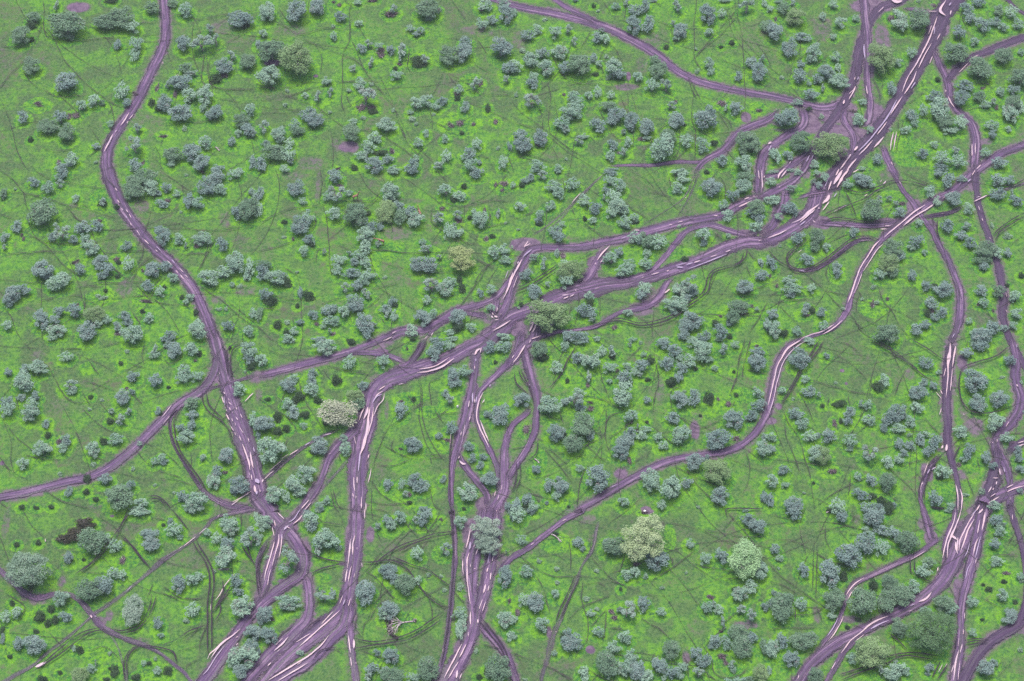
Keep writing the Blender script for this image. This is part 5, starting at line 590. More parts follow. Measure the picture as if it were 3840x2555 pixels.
# fainter trails that link thicket to thicket
ts = [t for t in trees if t['W'] > 3]
for _ in range(220):
    t = random.choice(ts); a = random.uniform(0, 2 * math.pi); r0 = t['W'] * .8 + 2
    x, y = t['x'] + r0 * math.cos(a), t['y'] + r0 * math.sin(a); h = random.uniform(0, 2 * math.pi); k_ = random.gauss(0, .018); pts = []
    for _ in range(random.randint(14, 50)):
        pts.append((x, y, .26)); x += 1.6 * math.cos(h); y += 1.6 * math.sin(h); h += k_ + random.gauss(0, .05)
    rb.add(ribbon(np.array(pts), .36 + .22 * random.random(), .3, 1))
tag(rb.build("game_trails", MP), "thin dark animal trails criss-crossing the grass", "trail", kind="structure")

# more of the same plain just beyond what the photograph frames
margin = []
for _ in range(1500):
    X, Y = random.uniform(-620, 4460), random.uniform(-520, 3050)
    if -40 < X < 3880 and -60 < Y < 2600: continue
    x, y = world(X, Y)
    if any(np.min(np.hypot(r_[::6, 0] - x, r_[::6, 1] - y)) < 6 for r_ in roads): continue
    W = random.choice((3, 4, 4.5, 5, 6, 7, 8.5)) * random.uniform(.85, 1.15); H_ = W * random.uniform(.55, .75)
    margin.append(dict(x=x, y=y, W=W, D=W * random.uniform(.8, 1.2), Tz=H_, zc=H_ * (1.0), k=random.choice('llbbgt')))
    if len(margin) > 620: break
# ---------------------------------------------------------------- trees
def leaf_material(name, a, b, old, transl=.25):
    g = N(name); tint = g.attr("tint"); rnd = g.n("ObjectInfo").outputs["Random"]; pos = g.n("NewGeometry").outputs["Position"]
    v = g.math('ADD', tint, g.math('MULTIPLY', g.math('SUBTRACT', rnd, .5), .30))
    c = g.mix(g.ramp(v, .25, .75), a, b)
    c = g.mix(g.ramp(tint, .86, .92, 0, .75), c, old)
    c = g.mix(g.math('MULTIPLY', g.noise(pos, .35, 2), .4), c, tuple(x * .75 for x in a))
    return g.bsdf(c, .85, .15)
LM = {
 'g': leaf_material("leaf_green_grey", (0.082, 0.145, 0.096), (0.139, 0.223, 0.143), (0.226, 0.231, 0.217)),
 'b': leaf_material("leaf_blue_grey", (0.114, 0.174, 0.166), (0.184, 0.260, 0.234), (0.286, 0.296, 0.311)),
 'l': leaf_material("leaf_sage", (0.139, 0.227, 0.175), (0.226, 0.338, 0.250), (0.316, 0.362, 0.328)),
 't': leaf_material("leaf_thin", (0.144, 0.217, 0.184), (0.233, 0.320, 0.264), (0.361, 0.378, 0.390)),
 'o': leaf_material("leaf_olive", (0.122, 0.201, 0.092), (0.200, 0.298, 0.139), (0.244, 0.267, 0.167)),
 'y': leaf_material("leaf_straw", (0.190, 0.250, 0.105), (0.270, 0.330, 0.145), (0.320, 0.362, 0.174)),
 'O': leaf_material("leaf_flowering", (0.226, 0.304, 0.156), (0.323, 0.403, 0.226), (0.361, 0.345, 0.250)),
 'y2': leaf_material("leaf_lime_grey", (0.181, 0.313, 0.148), (0.271, 0.420, 0.217), (0.301, 0.396, 0.250)),
 'p': leaf_material("leaf_pinkish", (0.230, 0.255, 0.186), (0.320, 0.342, 0.255), (0.333, 0.308, 0.255)),
 'w': leaf_material("leaf_dusty", (0.158, 0.227, 0.179), (0.248, 0.320, 0.256), (0.301, 0.313, 0.281)),
 'H': leaf_material("leaf_deep_green", (0.072, 0.138, 0.067), (0.118, 0.204, 0.097), (0.143, 0.188, 0.112)),
 'B': leaf_material("leaf_grey_big", (0.120, 0.194, 0.140), (0.195, 0.282, 0.203), (0.242, 0.280, 0.234)),
 'd': leaf_material("leaf_dark_shrub", (.020, .046, .024), (.050, .086, .042), (.08, .08, .06)),
 's': leaf_material("leaf_small_shrub", (0.158, 0.247, 0.172), (0.248, 0.354, 0.250), (0.301, 0.330, 0.296)),
 'r': leaf_material("leaf_brown_thicket", (.034, .038, .028), (.062, .056, .042), (.09, .07, .06)),
}
g = N("pale_bark"); rn = g.n("ObjectInfo").outputs["Random"]; pn = g.noise(g.n("NewGeometry").outputs["Position"], 2.0, 3)
BARK = g.bsdf(g.mix(g.ramp(pn, .35, .65), (.155, .135, .135), (.33, .30, .31)), .8, .2)
g = N("dead_twigs"); tn = g.attr("tint"); TW = g.bsdf(g.mix(g.ramp(tn, .2, .8), (.085, .062, .078), (.185, .150, .170)), .9, .1)
g = N("bleached_wood"); tn = g.noise(g.n("NewGeometry").outputs["Position"], 1.5, 3); BW = g.bsdf(g.mix(g.ramp(tn, .35, .65), (.26, .20, .22), (.46, .40, .42)), .8, .2)

def leaf_quads(P, Nrm, size, rs):
    """leaf sprays: one bent quad pair per point"""
    n = len(P); a = rs.normal(size=(n, 3)); t = np.cross(Nrm, a); t /= np.linalg.norm(t, axis=1, keepdims=True) + 1e-9
    b = np.cross(Nrm, t); s = size * rs.uniform(.6, 1.3, (n, 1)); s2 = s * rs.uniform(.45, .9, (n, 1))
    V = np.stack([P - t * s - b * s2 * .4, P + t * s * .1 - b * s2, P + t * s + b * s2 * .3, P - t * s * .2 + b * s2], 1).reshape(-1, 3)
    return V
def crown_points(seed, nl, n, flat=.55, spread=.74, lob=(.26, .42), hollow=.0, shape='dome'):
    rs = np.random.default_rng(seed); C = []
    la, lx = rs.uniform(0, 6.28), rs.uniform(.15, .4); na, nb = rs.uniform(0, 6.28), rs.uniform(.35, .75)
    tries = 0
    while len(C) < nl and tries < 4000:
        tries += 1
        a = rs.uniform(0, 2 * np.pi); r = spread * math.sqrt(rs.uniform(hollow, 1)); x, y = r * math.cos(a), r * math.sin(a)
        if math.cos(a - na) > nb and r > .35 * spread and rs.random() < .85: continue      # a bay in the outline
        x += lx * .5 * math.cos(la) * (r - .3); y += lx * .5 * math.sin(la) * (r - .3)
        z = flat * (1 - (r / .95) ** 2) * .70 + rs.normal(0, .13); rad = rs.uniform(*lob)
        if all((x - c[0]) ** 2 + (y - c[1]) ** 2 > (.46 * (rad + c[3])) ** 2 for c in C): C.append((x, y, z, rad))
    C = np.array(C); per = np.maximum(8, (n * C[:, 3] ** 2 / np.sum(C[:, 3] ** 2)).astype(int)); P, Nn, TT = [], [], []
    for (x, y, z, rad), m in zip(C, per):
        d = rs.normal(size=(m, 3)); d[:, 2] = np.abs(d[:, 2]) * .9 - .28 * rs.random(m); d /= np.linalg.norm(d, axis=1, keepdims=True)
        sub = rs.normal(size=(10, 3)); sub /= np.linalg.norm(sub, axis=1, keepdims=True)
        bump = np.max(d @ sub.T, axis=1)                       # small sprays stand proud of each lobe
        rr = rad * (.62 + .42 * np.clip(bump, 0, 1) ** 4 + .34 * rs.random(m) ** 3) * np.where(rs.random(m) < .18, rs.uniform(.3, 1, m), 1)
        wisp = rs.random(m) < .16; rr = np.where(wisp, rad * rs.uniform(.9, 1.45, m), rr)
        P.append(np.array([x, y, z]) + d * rr[:, None] * np.array([1, 1, .60])); Nn.append(d + np.array([0, 0, .35]) + rs.normal(0, .5, (m, 3)))
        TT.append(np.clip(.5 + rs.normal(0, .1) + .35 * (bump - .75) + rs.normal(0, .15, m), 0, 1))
    P = np.vstack(P); Nn = np.vstack(Nn); Nn /= np.linalg.norm(Nn, axis=1, keepdims=True)
    P[:, :2] /= np.percentile(np.abs(P[:, :2]), 98.6); P[:, 2] -= .5 * (np.percentile(P[:, 2], 2) + np.percentile(P[:, 2], 98))
    P[:, 2] /= np.percentile(np.abs(P[:, 2]), 98)
    return P, Nn, np.concatenate(TT), C, rs
def tube(pts, rad, sides=5):
    pts = np.array(pts, float); V, Q = [], []
    for i, p in enumerate(pts):
        d = pts[min(i + 1, len(pts) - 1)] - pts[max(i - 1, 0)]; d /= np.linalg.norm(d) + 1e-9
        u = np.cross(d, [.3, .1, 1] if abs(d[2]) < .9 else [1, 0, 0]); u /= np.linalg.norm(u) + 1e-9; v = np.cross(d, u)
        for j in range(sides):
            a = 2 * math.pi * j / sides; V.append(p + (u * math.cos(a) + v * math.sin(a)) * rad[i])
    for i in range(len(pts) - 1):
        for j in range(sides):
            a, b = i * sides + j, i * sides + (j + 1) % sides; Q.append((a, b, b + sides, a + sides))
    return np.array(V), np.array(Q)
def join(parts):
    V, Q, n = [], [], 0
    for v, q in parts: V.append(v); Q.append(q + n); n += len(v)
    return np.vstack(V), np.vstack(Q)
def limb(p0, p1, r0, r1, rs, bend=.12, k=5):
    p0, p1 = np.array(p0, float), np.array(p1, float); L_ = np.linalg.norm(p1 - p0); o = rs.normal(0, bend * L_, 3); o2 = rs.normal(0, bend * .5 * L_, 3)
    t = np.linspace(0, 1, k)[:, None]
    pts = p0 + (p1 - p0) * t + o * (np.sin(t * np.pi)) + o2 * np.sin(2 * np.pi * t) + np.array([0, 0, .10 * L_]) * np.sin(t * np.pi)
    return tube(pts, np.linspace(r0, r1, k))
Z0 = 2.0   # crown centre, in units of half its depth, above the base
def trunk_geo(rs, zc, tips, thick=.06, twigs=0):
    fork = np.array([rs.normal(0, .06), rs.normal(0, .06), zc * rs.uniform(.28, .42)]); parts = [limb((0, 0, 0), fork, thick * 1.3, thick, rs, .08)]
    for tp in tips:
        mid = fork + (tp - fork) * rs.uniform(.5, .65) + rs.normal(0, .05, 3); parts.append(limb(fork, mid, thick * .8, thick * .45, rs))
        parts.append(limb(mid, tp, thick * .45, thick * .15, rs))
        for _ in range(twigs):
            q = tp + rs.normal(0, .22, 3) * np.array([1, 1, .6]); parts.append(limb(mid + (tp - mid) * rs.uniform(0, .7), q, thick * .28, thick * .08, rs, k=4))
    return join(parts)
PROTO = {}
def make_proto(key, seed, nl, n, leaf, mat, flat=.55, spread=.74, lob=(.26, .42), zc=Z0, thick=.06, twigs=0, ntips=6, hollow=0.0, up=.0):
    P, Nn, TT, C, rs = crown_points(seed, nl, n, flat, spread, lob, hollow)
    V = leaf_quads(P, Nn, leaf, rs); V[:, 2] += zc
    tips = []
    C2 = C[np.argsort(-C[:, 3])][:ntips]
    for x, y, z, rad in C2: tips.append(np.array([x * 1.05, y * 1.05, zc + (.35 + up) * rs.uniform(.2, 1.2)]))
    tv, tq = trunk_geo(rs, zc, tips, thick, twigs)
    PROTO.setdefault(key, []).append((V, np.arange(len(V)).reshape(-1, 4), TT, tv, tq, mat))
big_keys = {'g': 7, 'b': 7, 'l': 7, 't': 6}
for k_, cnt in big_keys.items():
    for i in range(cnt):
        if k_ == 't': make_proto(k_, 400 + i, 9, 1050, .082, 't', spread=.82, lob=(.16, .28), zc=2.6, thick=.055, twigs=5, ntips=7, hollow=.12, up=.45)
        elif k_ == 'l': make_proto(k_, 300 + i, 13, 1900, .078, 'l', spread=.78, lob=(.22, .36), twigs=3, up=.15)
        elif k_ == 'b': make_proto(k_, 200 + i, 14, 2100, .076, 'b', spread=.76, lob=(.24, .38), twigs=2, up=.1)
        else: make_proto(k_, 100 + i, 20, 3200, .064, 'g', spread=.74, lob=(.22, .36))
for i in range(3):
    make_proto('o', 500 + i, 30, 7000, .042, 'o', spread=.78, lob=(.16, .30)); 
make_proto('w', 521, 34, 6500, .042, 'w', spread=.80, lob=(.14, .26)); make_proto('w', 522, 30, 6500, .042, 'w', spread=.80, lob=(.14, .26))
make_proto('O', 531, 46, 11000, .030, 'O', spread=.82, lob=(.13, .24)); make_proto('H', 532, 48, 11000, .030, 'H', spread=.82, lob=(.13, .24))
make_proto('B', 533, 46, 10000, .032, 'B', spread=.82, lob=(.14, .26)); make_proto('y2', 534, 30, 7000, .040, 'y2', spread=.76, lob=(.18, .30))
make_proto('y', 535, 26, 6000, .046, 'y', spread=.76, lob=(.16, .27)); make_proto('p', 536, 28, 6500, .042, 'p', spread=.78, lob=(.15, .27)); make_proto('p', 537, 20, 3000, .06, 'p', spread=.74)
for i in range(4): make_proto('d', 600 + i, 9, 1100, .10, 'd', flat=.8, lob=(.34, .5), spread=.55, zc=1.0, thick=.04, ntips=3)
for i in range(3): make_proto('r', 610 + i, 22, 3000, .06, 'r', flat=.4, lob=(.2, .34), zc=1.2, thick=.03, ntips=6, twigs=5, up=.5)
for i in range(4): make_proto('s', 620 + i, 6, 420, .13, 's', flat=.6, lob=(.34, .5), spread=.6, zc=1.0, thick=.035, ntips=4, twigs=1)
# low bushes' and trees' light copies for the far-flung small trees
LITE = {}
for k_, cnt in (('g', 3), ('b', 4), ('l', 4), ('t', 3)):
    for i in range(cnt):
        rs_ = dict(g=(12, 700, .11, .74, (.26, .4), 2.0), b=(10, 560, .115, .76, (.26, .42), 2.0), l=(9, 520, .115, .78, (.24, .40), 2.0), t=(7, 330, .115, .82, (.18, .3), 2.6))[k_]
        P, Nn, TT, C, rs = crown_points(800 + 10 * ord(k_) + i, rs_[0], rs_[1], .55, rs_[3], rs_[4])
        V = leaf_quads(P, Nn, rs_[2], rs); V[:, 2] += rs_[5]
        tips = [np.array([x, y, rs_[5] + (.5 if k_ == 't' else .3) * rs.uniform(.2, 1.2)]) for x, y, z, r0 in C[:4 if k_ != 't' else 6]]
        tv, tq = trunk_geo(rs, rs_[5], tips, .07, 2 if k_ == 't' else 0)
        LITE.setdefault(k_, []).append((V, np.arange(len(V)).reshape(-1, 4), TT, tv, tq))
def twig_pile(seed, n=150):
    rs = np.random.default_rng(seed); V, Q, TT = [], [], []
    blobs = rs.normal(0, .35, (5, 2))
    for i in range(n):
        c = blobs[rs.integers(5)]; p = np.array([c[0] * .7, c[1] * .7, .05]); a = rs.uniform(0, 2 * math.pi); l = rs.uniform(.35, .75)
        d = np.array([math.cos(a), math.sin(a), rs.uniform(.1, 1.4)]); d /= np.linalg.norm(d); s = np.cross(d, rs.normal(size=3)); s /= np.linalg.norm(s); wd = rs.uniform(.018, .045)
        pts = [p, p + d * l * .5 + rs.normal(0, .05, 3), p + d * l + np.array([0, 0, -.18 * l]) + rs.normal(0, .06, 3)]
        b = len(V)
        for q, ww in zip(pts, (wd, wd * .8, wd * .3)): V += [q - s * ww, q + s * ww]
        Q += [(b, b + 1, b + 3, b + 2), (b + 2, b + 3, b + 5, b + 4)]; TT += [rs.uniform(0, 1)] * 2
    V = np.array(V); V[:, :2] /= np.percentile(np.abs(V[:, :2]), 98); V[:, 2] = np.maximum(V[:, 2], .01) / V[:, 2].max() * 1.6
    limbs = [limb((rs.normal(0, .1), rs.normal(0, .1), .05), (math.cos(a) * .85, math.sin(a) * .85, rs.uniform(.3, 1.2)), .05, .015, rs) for a in rs.uniform(0, 6.28, 3)]
    lv, lq = join(limbs)
    return V, np.array(Q), np.array(TT), lv, lq
def proto_mesh(key, i):
    V, Q, TT, tv, tq, mat = PROTO[key][i]
    c = mesh_np("crown", V, Q, np.full(len(Q), 4), (LM[mat],), {"tint": ('FACE', 'FLOAT', TT)})
    t = mesh_np("trunk", tv, tq, np.full(len(tq), 4), (BARK,), smooth=True)
    return c, t
MESH = {k_: [proto_mesh(k_, i) for i in range(len(v))] for k_, v in PROTO.items()}
TWIG = []
for i in range(6):
    V_, Q_, T_, lv, lq = twig_pile(900 + i)
    TWIG.append((mesh_np("twigs", V_, Q_, np.full(len(Q_), 4), (TW,), {"tint": ('FACE', 'FLOAT', T_)}), mesh_np("dead_branch", lv, lq, np.full(len(lq), 4), (BW,), smooth=True)))

# ---- words that single a tree out
ONES = "zero one two three four five six seven eight nine ten eleven twelve thirteen fourteen fifteen sixteen seventeen eighteen nineteen".split()
TENS = "zero ten twenty thirty forty fifty sixty seventy eighty ninety".split()
def spell(n):
    n = int(max(1, min(99, round(n)))); return ONES[n] if n < 20 else TENS[n // 10] + ("-" + ONES[n % 10] if n % 10 else "")
road_px = np.array([(X, Y, ww, i) for i, r_ in enumerate(RD) for (X0, Y0, w0), (X1, Y1, w1) in zip(r_[:-1], r_[1:]) for f in np.linspace(0, 1, 6) for X, Y, ww in [(X0 + (X1 - X0) * f, Y0 + (Y1 - Y0) * f, w0)]])
gir = np.array([(a, b) for a, b, c_ in GI])
LOOK = {'g': "dense grey-green", 'b': "bluish grey", 'l': "pale sage-green", 't': "sparse bare-limbed", 'o': "broad olive-green", 'y': "bright straw-yellow", 'O': "huge tan-flowering",
        'y2': "large round lime-grey", 'p': "pinkish beige", 'w': "dusty see-through", 'H': "huge deep-green", 'B': "huge spreading grey", 'd': "round dark green", 's': "small pale", 'r': "brownish dark", 'x': "dead twiggy mauve", 'k': "bleached fallen"}
def size_word(t):
    s = math.sqrt(t['w'] * t['h'])
    return "tiny" if s < 22 else "small" if s < 34 else "modest" if s < 46 else "medium" if s < 58 else "sizeable" if s < 74 else "large"
def rel(t):
    if len(gir) and np.min(np.hypot(gir[:, 0] - t['X'], gir[:, 1] - t['Y'])) < 70: return "beside a giraffe"
    d = np.hypot(road_px[:, 0] - t['X'], road_px[:, 1] - t['Y']) - road_px[:, 2] / 2; j = int(np.argmin(d)); e = d[j] - t['w'] / 2
    return "overhanging the dirt road" if e < -12 else "at the road edge" if e < 18 else "a little off the road" if e < 70 else "in open grass" if t.get('lone') else "among grazing trails"
used = set()
def label_for(t, noun):
    look = LOOK[t['k']]; sz = size_word(t)
    head = look if look.split()[0] in ("huge", "large", "small", "broad") else sz + " " + look
    for step in (5, 1):
        rl = rel(t)
        pos_ = f"{spell(step * round(t['X'] / 38.4 / step))} percent across, {spell(step * round(t['Y'] / 25.55 / step))} percent down"
        lab = f"{head} {noun} {rl}, {pos_}"
        if len(lab.replace(',', '').split()) > 16: lab = f"{head} {noun}, {pos_}"
        if lab not in used: used.add(lab); return lab
    lab = f'{noun} of {look} kind, {pos_}' if len(lab.replace(',', '').split()) > 15 else lab
    for extra in ("upper", "lower", "wider", "narrower"):
        l2 = f"{extra} {lab}"
        if l2 not in used: used.add(l2); return l2
    return lab
def place(root, t, sxy=True):
    rs = random.random(); ratio = t['D'] / t['W']
    rot = random.uniform(0, 2 * math.pi) if .85 < ratio < 1.18 else random.choice((0, math.pi)) + random.uniform(-.22, .22)
    root.rotation_euler = (0, 0, rot)
    return rot
acacias = [t for t in trees if t['k'] not in ('d', 's', 'x', 'k', 'r')]
for t in trees:
    t['lone'] = not any(o is not t and abs(o['X'] - t['X']) < (o['w'] + t['w']) * .8 and abs(o['Y'] - t['Y']) < (o['h'] + t['h']) * .8 for o in trees)
acacias.sort(key=lambda t: -t['w'] * t['h'])
lead, rest = acacias[:300], acacias[300:]
def grow(t, name, noun, cat, group, parts=True):
    key = t['k']; c_, tr = MESH[key][random.randrange(len(MESH[key]))]
    zc = {'t': 2.6, 'd': 1.0, 's': 1.0, 'r': 1.2}.get(key, Z0)
    root = bpy.data.objects.new(name, None); root.empty_display_size = .5; link(root)
    root.location = (t['x'], t['y'], 0); place(root, t)
    root.scale = (t['W'] / 2, t['D'] / 2, t['zc'] / zc)
    for n_, me_ in (("trunk", tr), ("crown", c_)):
        o = bpy.data.objects.new(n_, me_); link(o, root)
    tag(root, label_for(t, noun), cat, group)
for t in lead: grow(t, "acacia_tree", "acacia", "tree", "acacia trees scattered over the plain")
for t in trees:
    if t['k'] == 'd': grow(t, "dark_bush", "bush", "bush", "dark green bushes on the plain")
    elif t['k'] == 's': grow(t, "pale_bush", "bush", "bush", "small pale bushes on the plain")
    elif t['k'] == 'r': grow(t, "brown_thicket_bush", "bush", "bush", "brownish bushes in a dark thicket")
    elif t['k'] == 'x':
        tw, br = random.choice(TWIG); root = link(bpy.data.objects.new("dead_bush", None)); root.empty_display_size = .5
        root.location = (t['x'], t['y'], 0); place(root, t); root.scale = (t['W'] / 2, t['D'] / 2, max(.5, t['Tz'] * .55))
        link(bpy.data.objects.new("twigs", tw), root); link(bpy.data.objects.new("dead_branch", br), root)
        tag(root, label_for(t, "bush"), "dead bush", "dead bushes on the plain")
    elif t['k'] == 'k':
        rs = np.random.default_rng(int(t['X'])); l = t['W'] / 2
        v, q = join([limb((-l, .3, .25), (l, -.4, .35), .26, .14, rs, .05, 7), limb((l * .2, 0, .3), (l * .9, -l * .5, .5), .12, .04, rs), limb((-l * .1, 0, .3), (l * .5, l * .5, .8), .12, .04, rs), limb((l * .5, -.2, .3), (l * 1.1, l * .25, .4), .1, .03, rs)])
        o = link(bpy.data.objects.new("fallen_log", mesh_np("fallen_log", v, q, np.full(len(q), 4), (BW,), smooth=True))); o.location = (t['x'], t['y'], 0); o.rotation_euler = (0, 0, .5 if t['X'] > 2500 else -.6)
        tag(o, label_for(t, "log"), "log")
# all the smaller trees of the plain, past the three hundred largest
VV, QQ, TI, MI, n_ = [], [], [], [], 0
mats = ['g', 'b', 'l', 't']
for t in rest + margin:
    k_ = t['k'] if t['k'] in LITE else 'l'
    V_, Q_, T_, tv, tq = LITE[k_][random.randrange(len(LITE[k_]))]; zc = 2.6 if k_ == 't' else 2.0
    ratio = t['D'] / t['W']; a = random.uniform(0, 6.28) if .85 < ratio < 1.18 else random.choice((0, math.pi)) + random.uniform(-.2, .2)
    ca, sa = math.cos(a), math.sin(a); s = np.array([t['W'] / 2, t['D'] / 2, t['zc'] / zc])
    for v, q, tt, mi in ((V_, Q_, np.clip(T_ + random.gauss(0, .12), 0, .85), mats.index(k_)), (tv, tq, np.zeros(len(tq)), 4)):
        v = v * s; v = np.stack([v[:, 0] * ca - v[:, 1] * sa + t['x'], v[:, 0] * sa + v[:, 1] * ca + t['y'], v[:, 2]], 1)
        VV.append(v); QQ.append(q + n_); TI.append(tt); MI.append(np.full(len(q), mi)); n_ += len(v)
Q_ = np.vstack(QQ)
me = mesh_np("small_acacia_trees", np.vstack(VV), Q_, np.full(len(Q_), 4), [LM[m_] for m_ in mats] + [BARK], {"tint": ('FACE', 'FLOAT', np.concatenate(TI))}, np.concatenate(MI))
tag(link(bpy.data.objects.new("small_acacia_trees", me)), "the many smaller grey-green acacias sprinkled over the whole plain", "trees", kind="stuff")

# ---------------------------------------------------------------- the big fallen tree
(x0, y0), (x1, y1) = FT[0]
bx, by = world(x1, y1)   # root end
rs = np.random.default_rng(5)
root = link(bpy.data.objects.new("fallen_tree", None)); root.location = (bx, by, 0)
def at(u, v, z=0.0):     # tile-13 units -> local
    X, Y = px(13, u, v); a, b = world(X, Y); return np.array([a - bx, b - by, z])
parts = [limb(at(144.5, 102), at(134, 103), .30, .24, rs, .02)]
tips = [(122, 98.5), (121, 101), (124, 105), (121, 110), (122, 114), (127, 115.5), (125, 112), (129, 113)]
for j, (u, v) in enumerate(tips):
    s0 = at(134 - (j % 3), 103 + .25 * j, .5); e = at(u, v, 1.2 + rs.random()); mid = s0 + (e - s0) * .5 + rs.normal(0, .35, 3); mid[2] = 1.6 + rs.random()
    parts += [limb(s0, mid, .17, .12, rs, .06), limb(mid, e, .12, .05, rs, .08)]
    for _ in range(5): parts.append(limb(mid + (e - mid) * rs.random(), e + rs.normal(0, 1.1, 3) * np.array([1, 1, .4]), .06, .02, rs, .1, 4))
parts += [limb(at(144.5, 102, .3), at(146.5 + rs.random() * 2, 100 + 4 * rs.random(), rs.uniform(.2, 1.4)), .1, .03, rs, k=4) for _ in range(9)]
v, q = join(parts); v[:, 2] = np.maximum(v[:, 2], .02)
link(bpy.data.objects.new("trunk", mesh_np("trunk", v, q, np.full(len(q), 4), (BW,), smooth=True)), root)
V_, Q_, T_ = [], [], []
for (u, v, ru) in [(120, 96, 2.6), (120.5, 100, 3.2), (123, 103, 3), (122, 106, 2.5), (122, 110, 3.2), (124.5, 113, 3), (128, 116, 3.2), (146, 102, 2)]:
    c = at(u, v, 0); tw = twig_pile(int(u * 7 + v), 170); r_m = ru * U * .105
    V_.append(tw[0] * np.array([r_m, r_m, .9]) + c); Q_.append(tw[1] + sum(len(a) for a in V_[:-1])); T_.append(tw[2] * .6)
Q_ = np.vstack(Q_); link(bpy.data.objects.new("dead_twigs", mesh_np("dead_twigs", np.vstack(V_), Q_, np.full(len(Q_), 4), (TW,), {"tint": ('FACE', 'FLOAT', np.concatenate(T_))})), root)
tag(root, "large uprooted bleached tree lying on its side in bright grass", "fallen tree")

# ---------------------------------------------------------------- giraffes
g = N("giraffe_coat"); tc = g.n("TexCoord").outputs["Object"]
vo = g.n("TexVoronoi", {"Vector": tc, "Scale": 2.6}, feature='DISTANCE_TO_EDGE').outputs["Distance"]
zz = g.n("SeparateXYZ", {0: tc}).outputs[2]
cc = g.mix(g.ramp(vo, .03, .09), (.36, .23, .19), (.20, .085, .060)); cc = g.mix(g.ramp(zz, 1.5, .9), cc, (.36, .24, .20))
GC = g.bsdf(cc, .8, .2)
def giraffe(x, y, rot, label, low=False):
    nodes = [  # point, radius, parent
     ((0, 0, 2.55), .42, None), ((.55, 0, 2.65), .46, 0), ((.95, 0, 2.85), .40, 1), ((1.25, 0, 3.3), .25, 2), ((1.50, 0, 3.9), .17, 3), ((1.74, 0, 4.5), .14, 4), ((1.86, 0, 4.78), .13, 5),
     ((2.05, 0, 4.78), .13, 6), ((2.32, 0, 4.62), .085, 7), ((2.46, 0, 4.55), .07, 8),
     ((-.55, 0, 2.45), .42, 0), ((-.85, 0, 2.35), .30, 10), ((-1.0, 0, 2.0), .05, 11), ((-1.02, 0, 1.5), .035, 12), ((-1.02, 0, 1.2), .06, 13)]
    for sy in (-1, 1):
        b = len(nodes); nodes += [((.82, .20 * sy, 2.1), .22, 2 if sy < 0 else 2), ((.85, .24 * sy, 1.25), .115, b), ((.83, .24 * sy, .62), .075, b + 1), ((.86, .24 * sy, .08), .085, b + 2)]
        b = len(nodes); nodes += [((-.72, .22 * sy, 1.95), .24, 10), ((-.62, .24 * sy, 1.35), .13, b), ((-.82, .24 * sy, .85), .085, b + 1), ((-.76, .24 * sy, .08), .085, b + 2)]
        b = len(nodes); nodes += [((1.88, .12 * sy, 4.90), .04, 6), ((1.86, .16 * sy, 5.05), .035, b), ((1.80, .27 * sy, 4.86), .03, 6)]
    if low:   # neck stretched forward and down to feed
        mp = {3: (1.4, 0, 3.05), 4: (1.95, 0, 3.2), 5: (2.5, 0, 3.3), 6: (2.8, 0, 3.35), 7: (2.98, 0, 3.3), 8: (3.2, 0, 3.1), 9: (3.32, 0, 3.0)}
        d = np.array(mp[6]) - np.array(nodes[6][0])
        for i in range(len(nodes)):
            p, r_, pa = nodes[i]
            if i in mp: nodes[i] = (mp[i], r_, pa)
            elif p[2] > 4.7: nodes[i] = (tuple(np.array(p) + d), r_, pa)
    me = bpy.data.meshes.new("giraffe"); me.from_pydata([n_[0] for n_ in nodes], [(n_[2], i) for i, n_ in enumerate(nodes) if n_[2] is not None], [])
    o = bpy.data.objects.new("giraffe", me); link(o); me.materials.append(GC)
    md = o.modifiers.new("skin", 'SKIN'); md.use_smooth_shade = True; sv = me.skin_vertices[0].data if me.skin_vertices else None
    if sv is None:
        bpy.context.view_layer.objects.active = o; o.select_set(True); bpy.ops.mesh.customdata_skin_add() if not me.skin_vertices else None; sv = me.skin_vertices[0].data; o.select_set(False)
    for i, n_ in enumerate(nodes): sv[i].radius = (n_[1], n_[1]); sv[i].use_root = (i == 0)
    o.modifiers.new("smooth", 'SUBSURF').levels = 1; o.modifiers[-1].render_levels = 2
    o.location = (x, y, 0); o.rotation_euler = (0, 0, rot); tag(o, label, "giraffe", "giraffes between the acacias")
def gpos(X, Y): return world(X, Y)
(a, b, _), (c_, d_, _), (e_, f_, _) = GI
x, y = gpos(1333, 751); giraffe(x, y, R(12), "tan giraffe standing upright on a trail in the open")
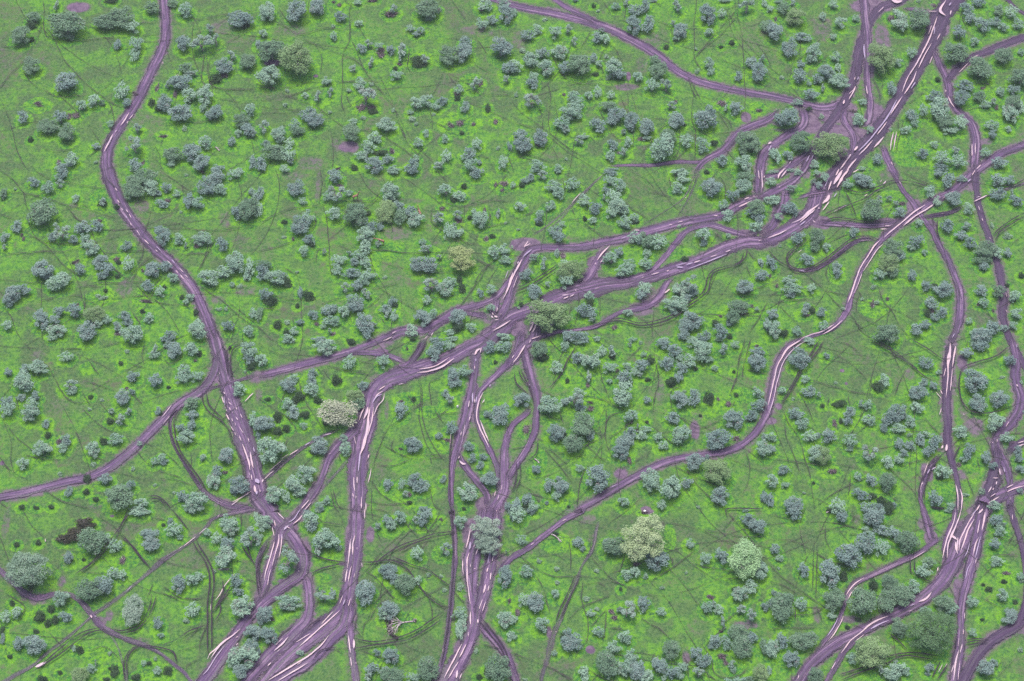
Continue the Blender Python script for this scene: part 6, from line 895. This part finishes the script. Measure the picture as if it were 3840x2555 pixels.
x, y = gpos(1575, 812); giraffe(x, y, R(115), "giraffe half hidden behind the pale round acacia, only head and back showing")
x, y = gpos(1432, 917); giraffe(x, y, R(172), "giraffe stretching its neck low over a small bare bush", low=True)

# ---------------------------------------------------------------- pale stones
g = N("pale_stone"); SM = g.bsdf(g.mix(g.noise(g.n("NewGeometry").outputs["Position"], 4.0, 3), (.50, .46, .47), (.78, .74, .76)), .8, .2)
for i, (X, Y) in enumerate(ST):
    import bmesh
    bm = bmesh.new(); bmesh.ops.create_icosphere(bm, subdivisions=3, radius=.5); rs = np.random.default_rng(i + 3)
    k1, k2, k3 = rs.normal(size=3), rs.normal(size=3), rs.normal(size=3)
    for v in bm.verts:
        c = np.array(v.co); f = 1 + .12 * math.sin(3 * c @ k1) + .1 * math.sin(5 * c @ k2) + .05 * math.sin(9 * c @ k3); v.co = Vector(c * f)
    me = bpy.data.meshes.new("white_stone"); bm.to_mesh(me); bm.free(); me.materials.append(SM)
    o = link(bpy.data.objects.new("white_stone", me)); x, y = world(X, Y); o.location = (x, y, .35); o.scale = (.8, .9, 1.6) if i == 0 else (.9, .8, .8)
    tag(o, ("tall narrow white stone on bare soil beside the forking road", "small pinkish white stone on a bare patch above the largest tree")[i], "stone")

# ---------------------------------------------------------------- the thin haze in the air
HZ = True
if HZ:
    g = N("haze"); pv = g.n("VolumePrincipled", {"Color": (.86, .92, 1, 1), "Density": .00008, "Anisotropy": .2}); g.t.links.new(pv.outputs[0], g.out.inputs["Volume"])
    x0, x1, y0, y1, z0, z1 = -9500, 9500, -6500, 12500, -1, CAMZ + 12
    V = [(x, y, z) for z in (z0, z1) for y in (y0, y1) for x in (x0, x1)]
    me = bpy.data.meshes.new("haze"); me.from_pydata(V, [], [(0, 2, 3, 1), (4, 5, 7, 6), (0, 1, 5, 4), (2, 6, 7, 3), (0, 4, 6, 2), (1, 3, 7, 5)]); me.materials.append(g.m)
    tag(link(bpy.data.objects.new("haze", me)), "thin pale blue haze between the aircraft and the plain", "haze", kind="stuff")
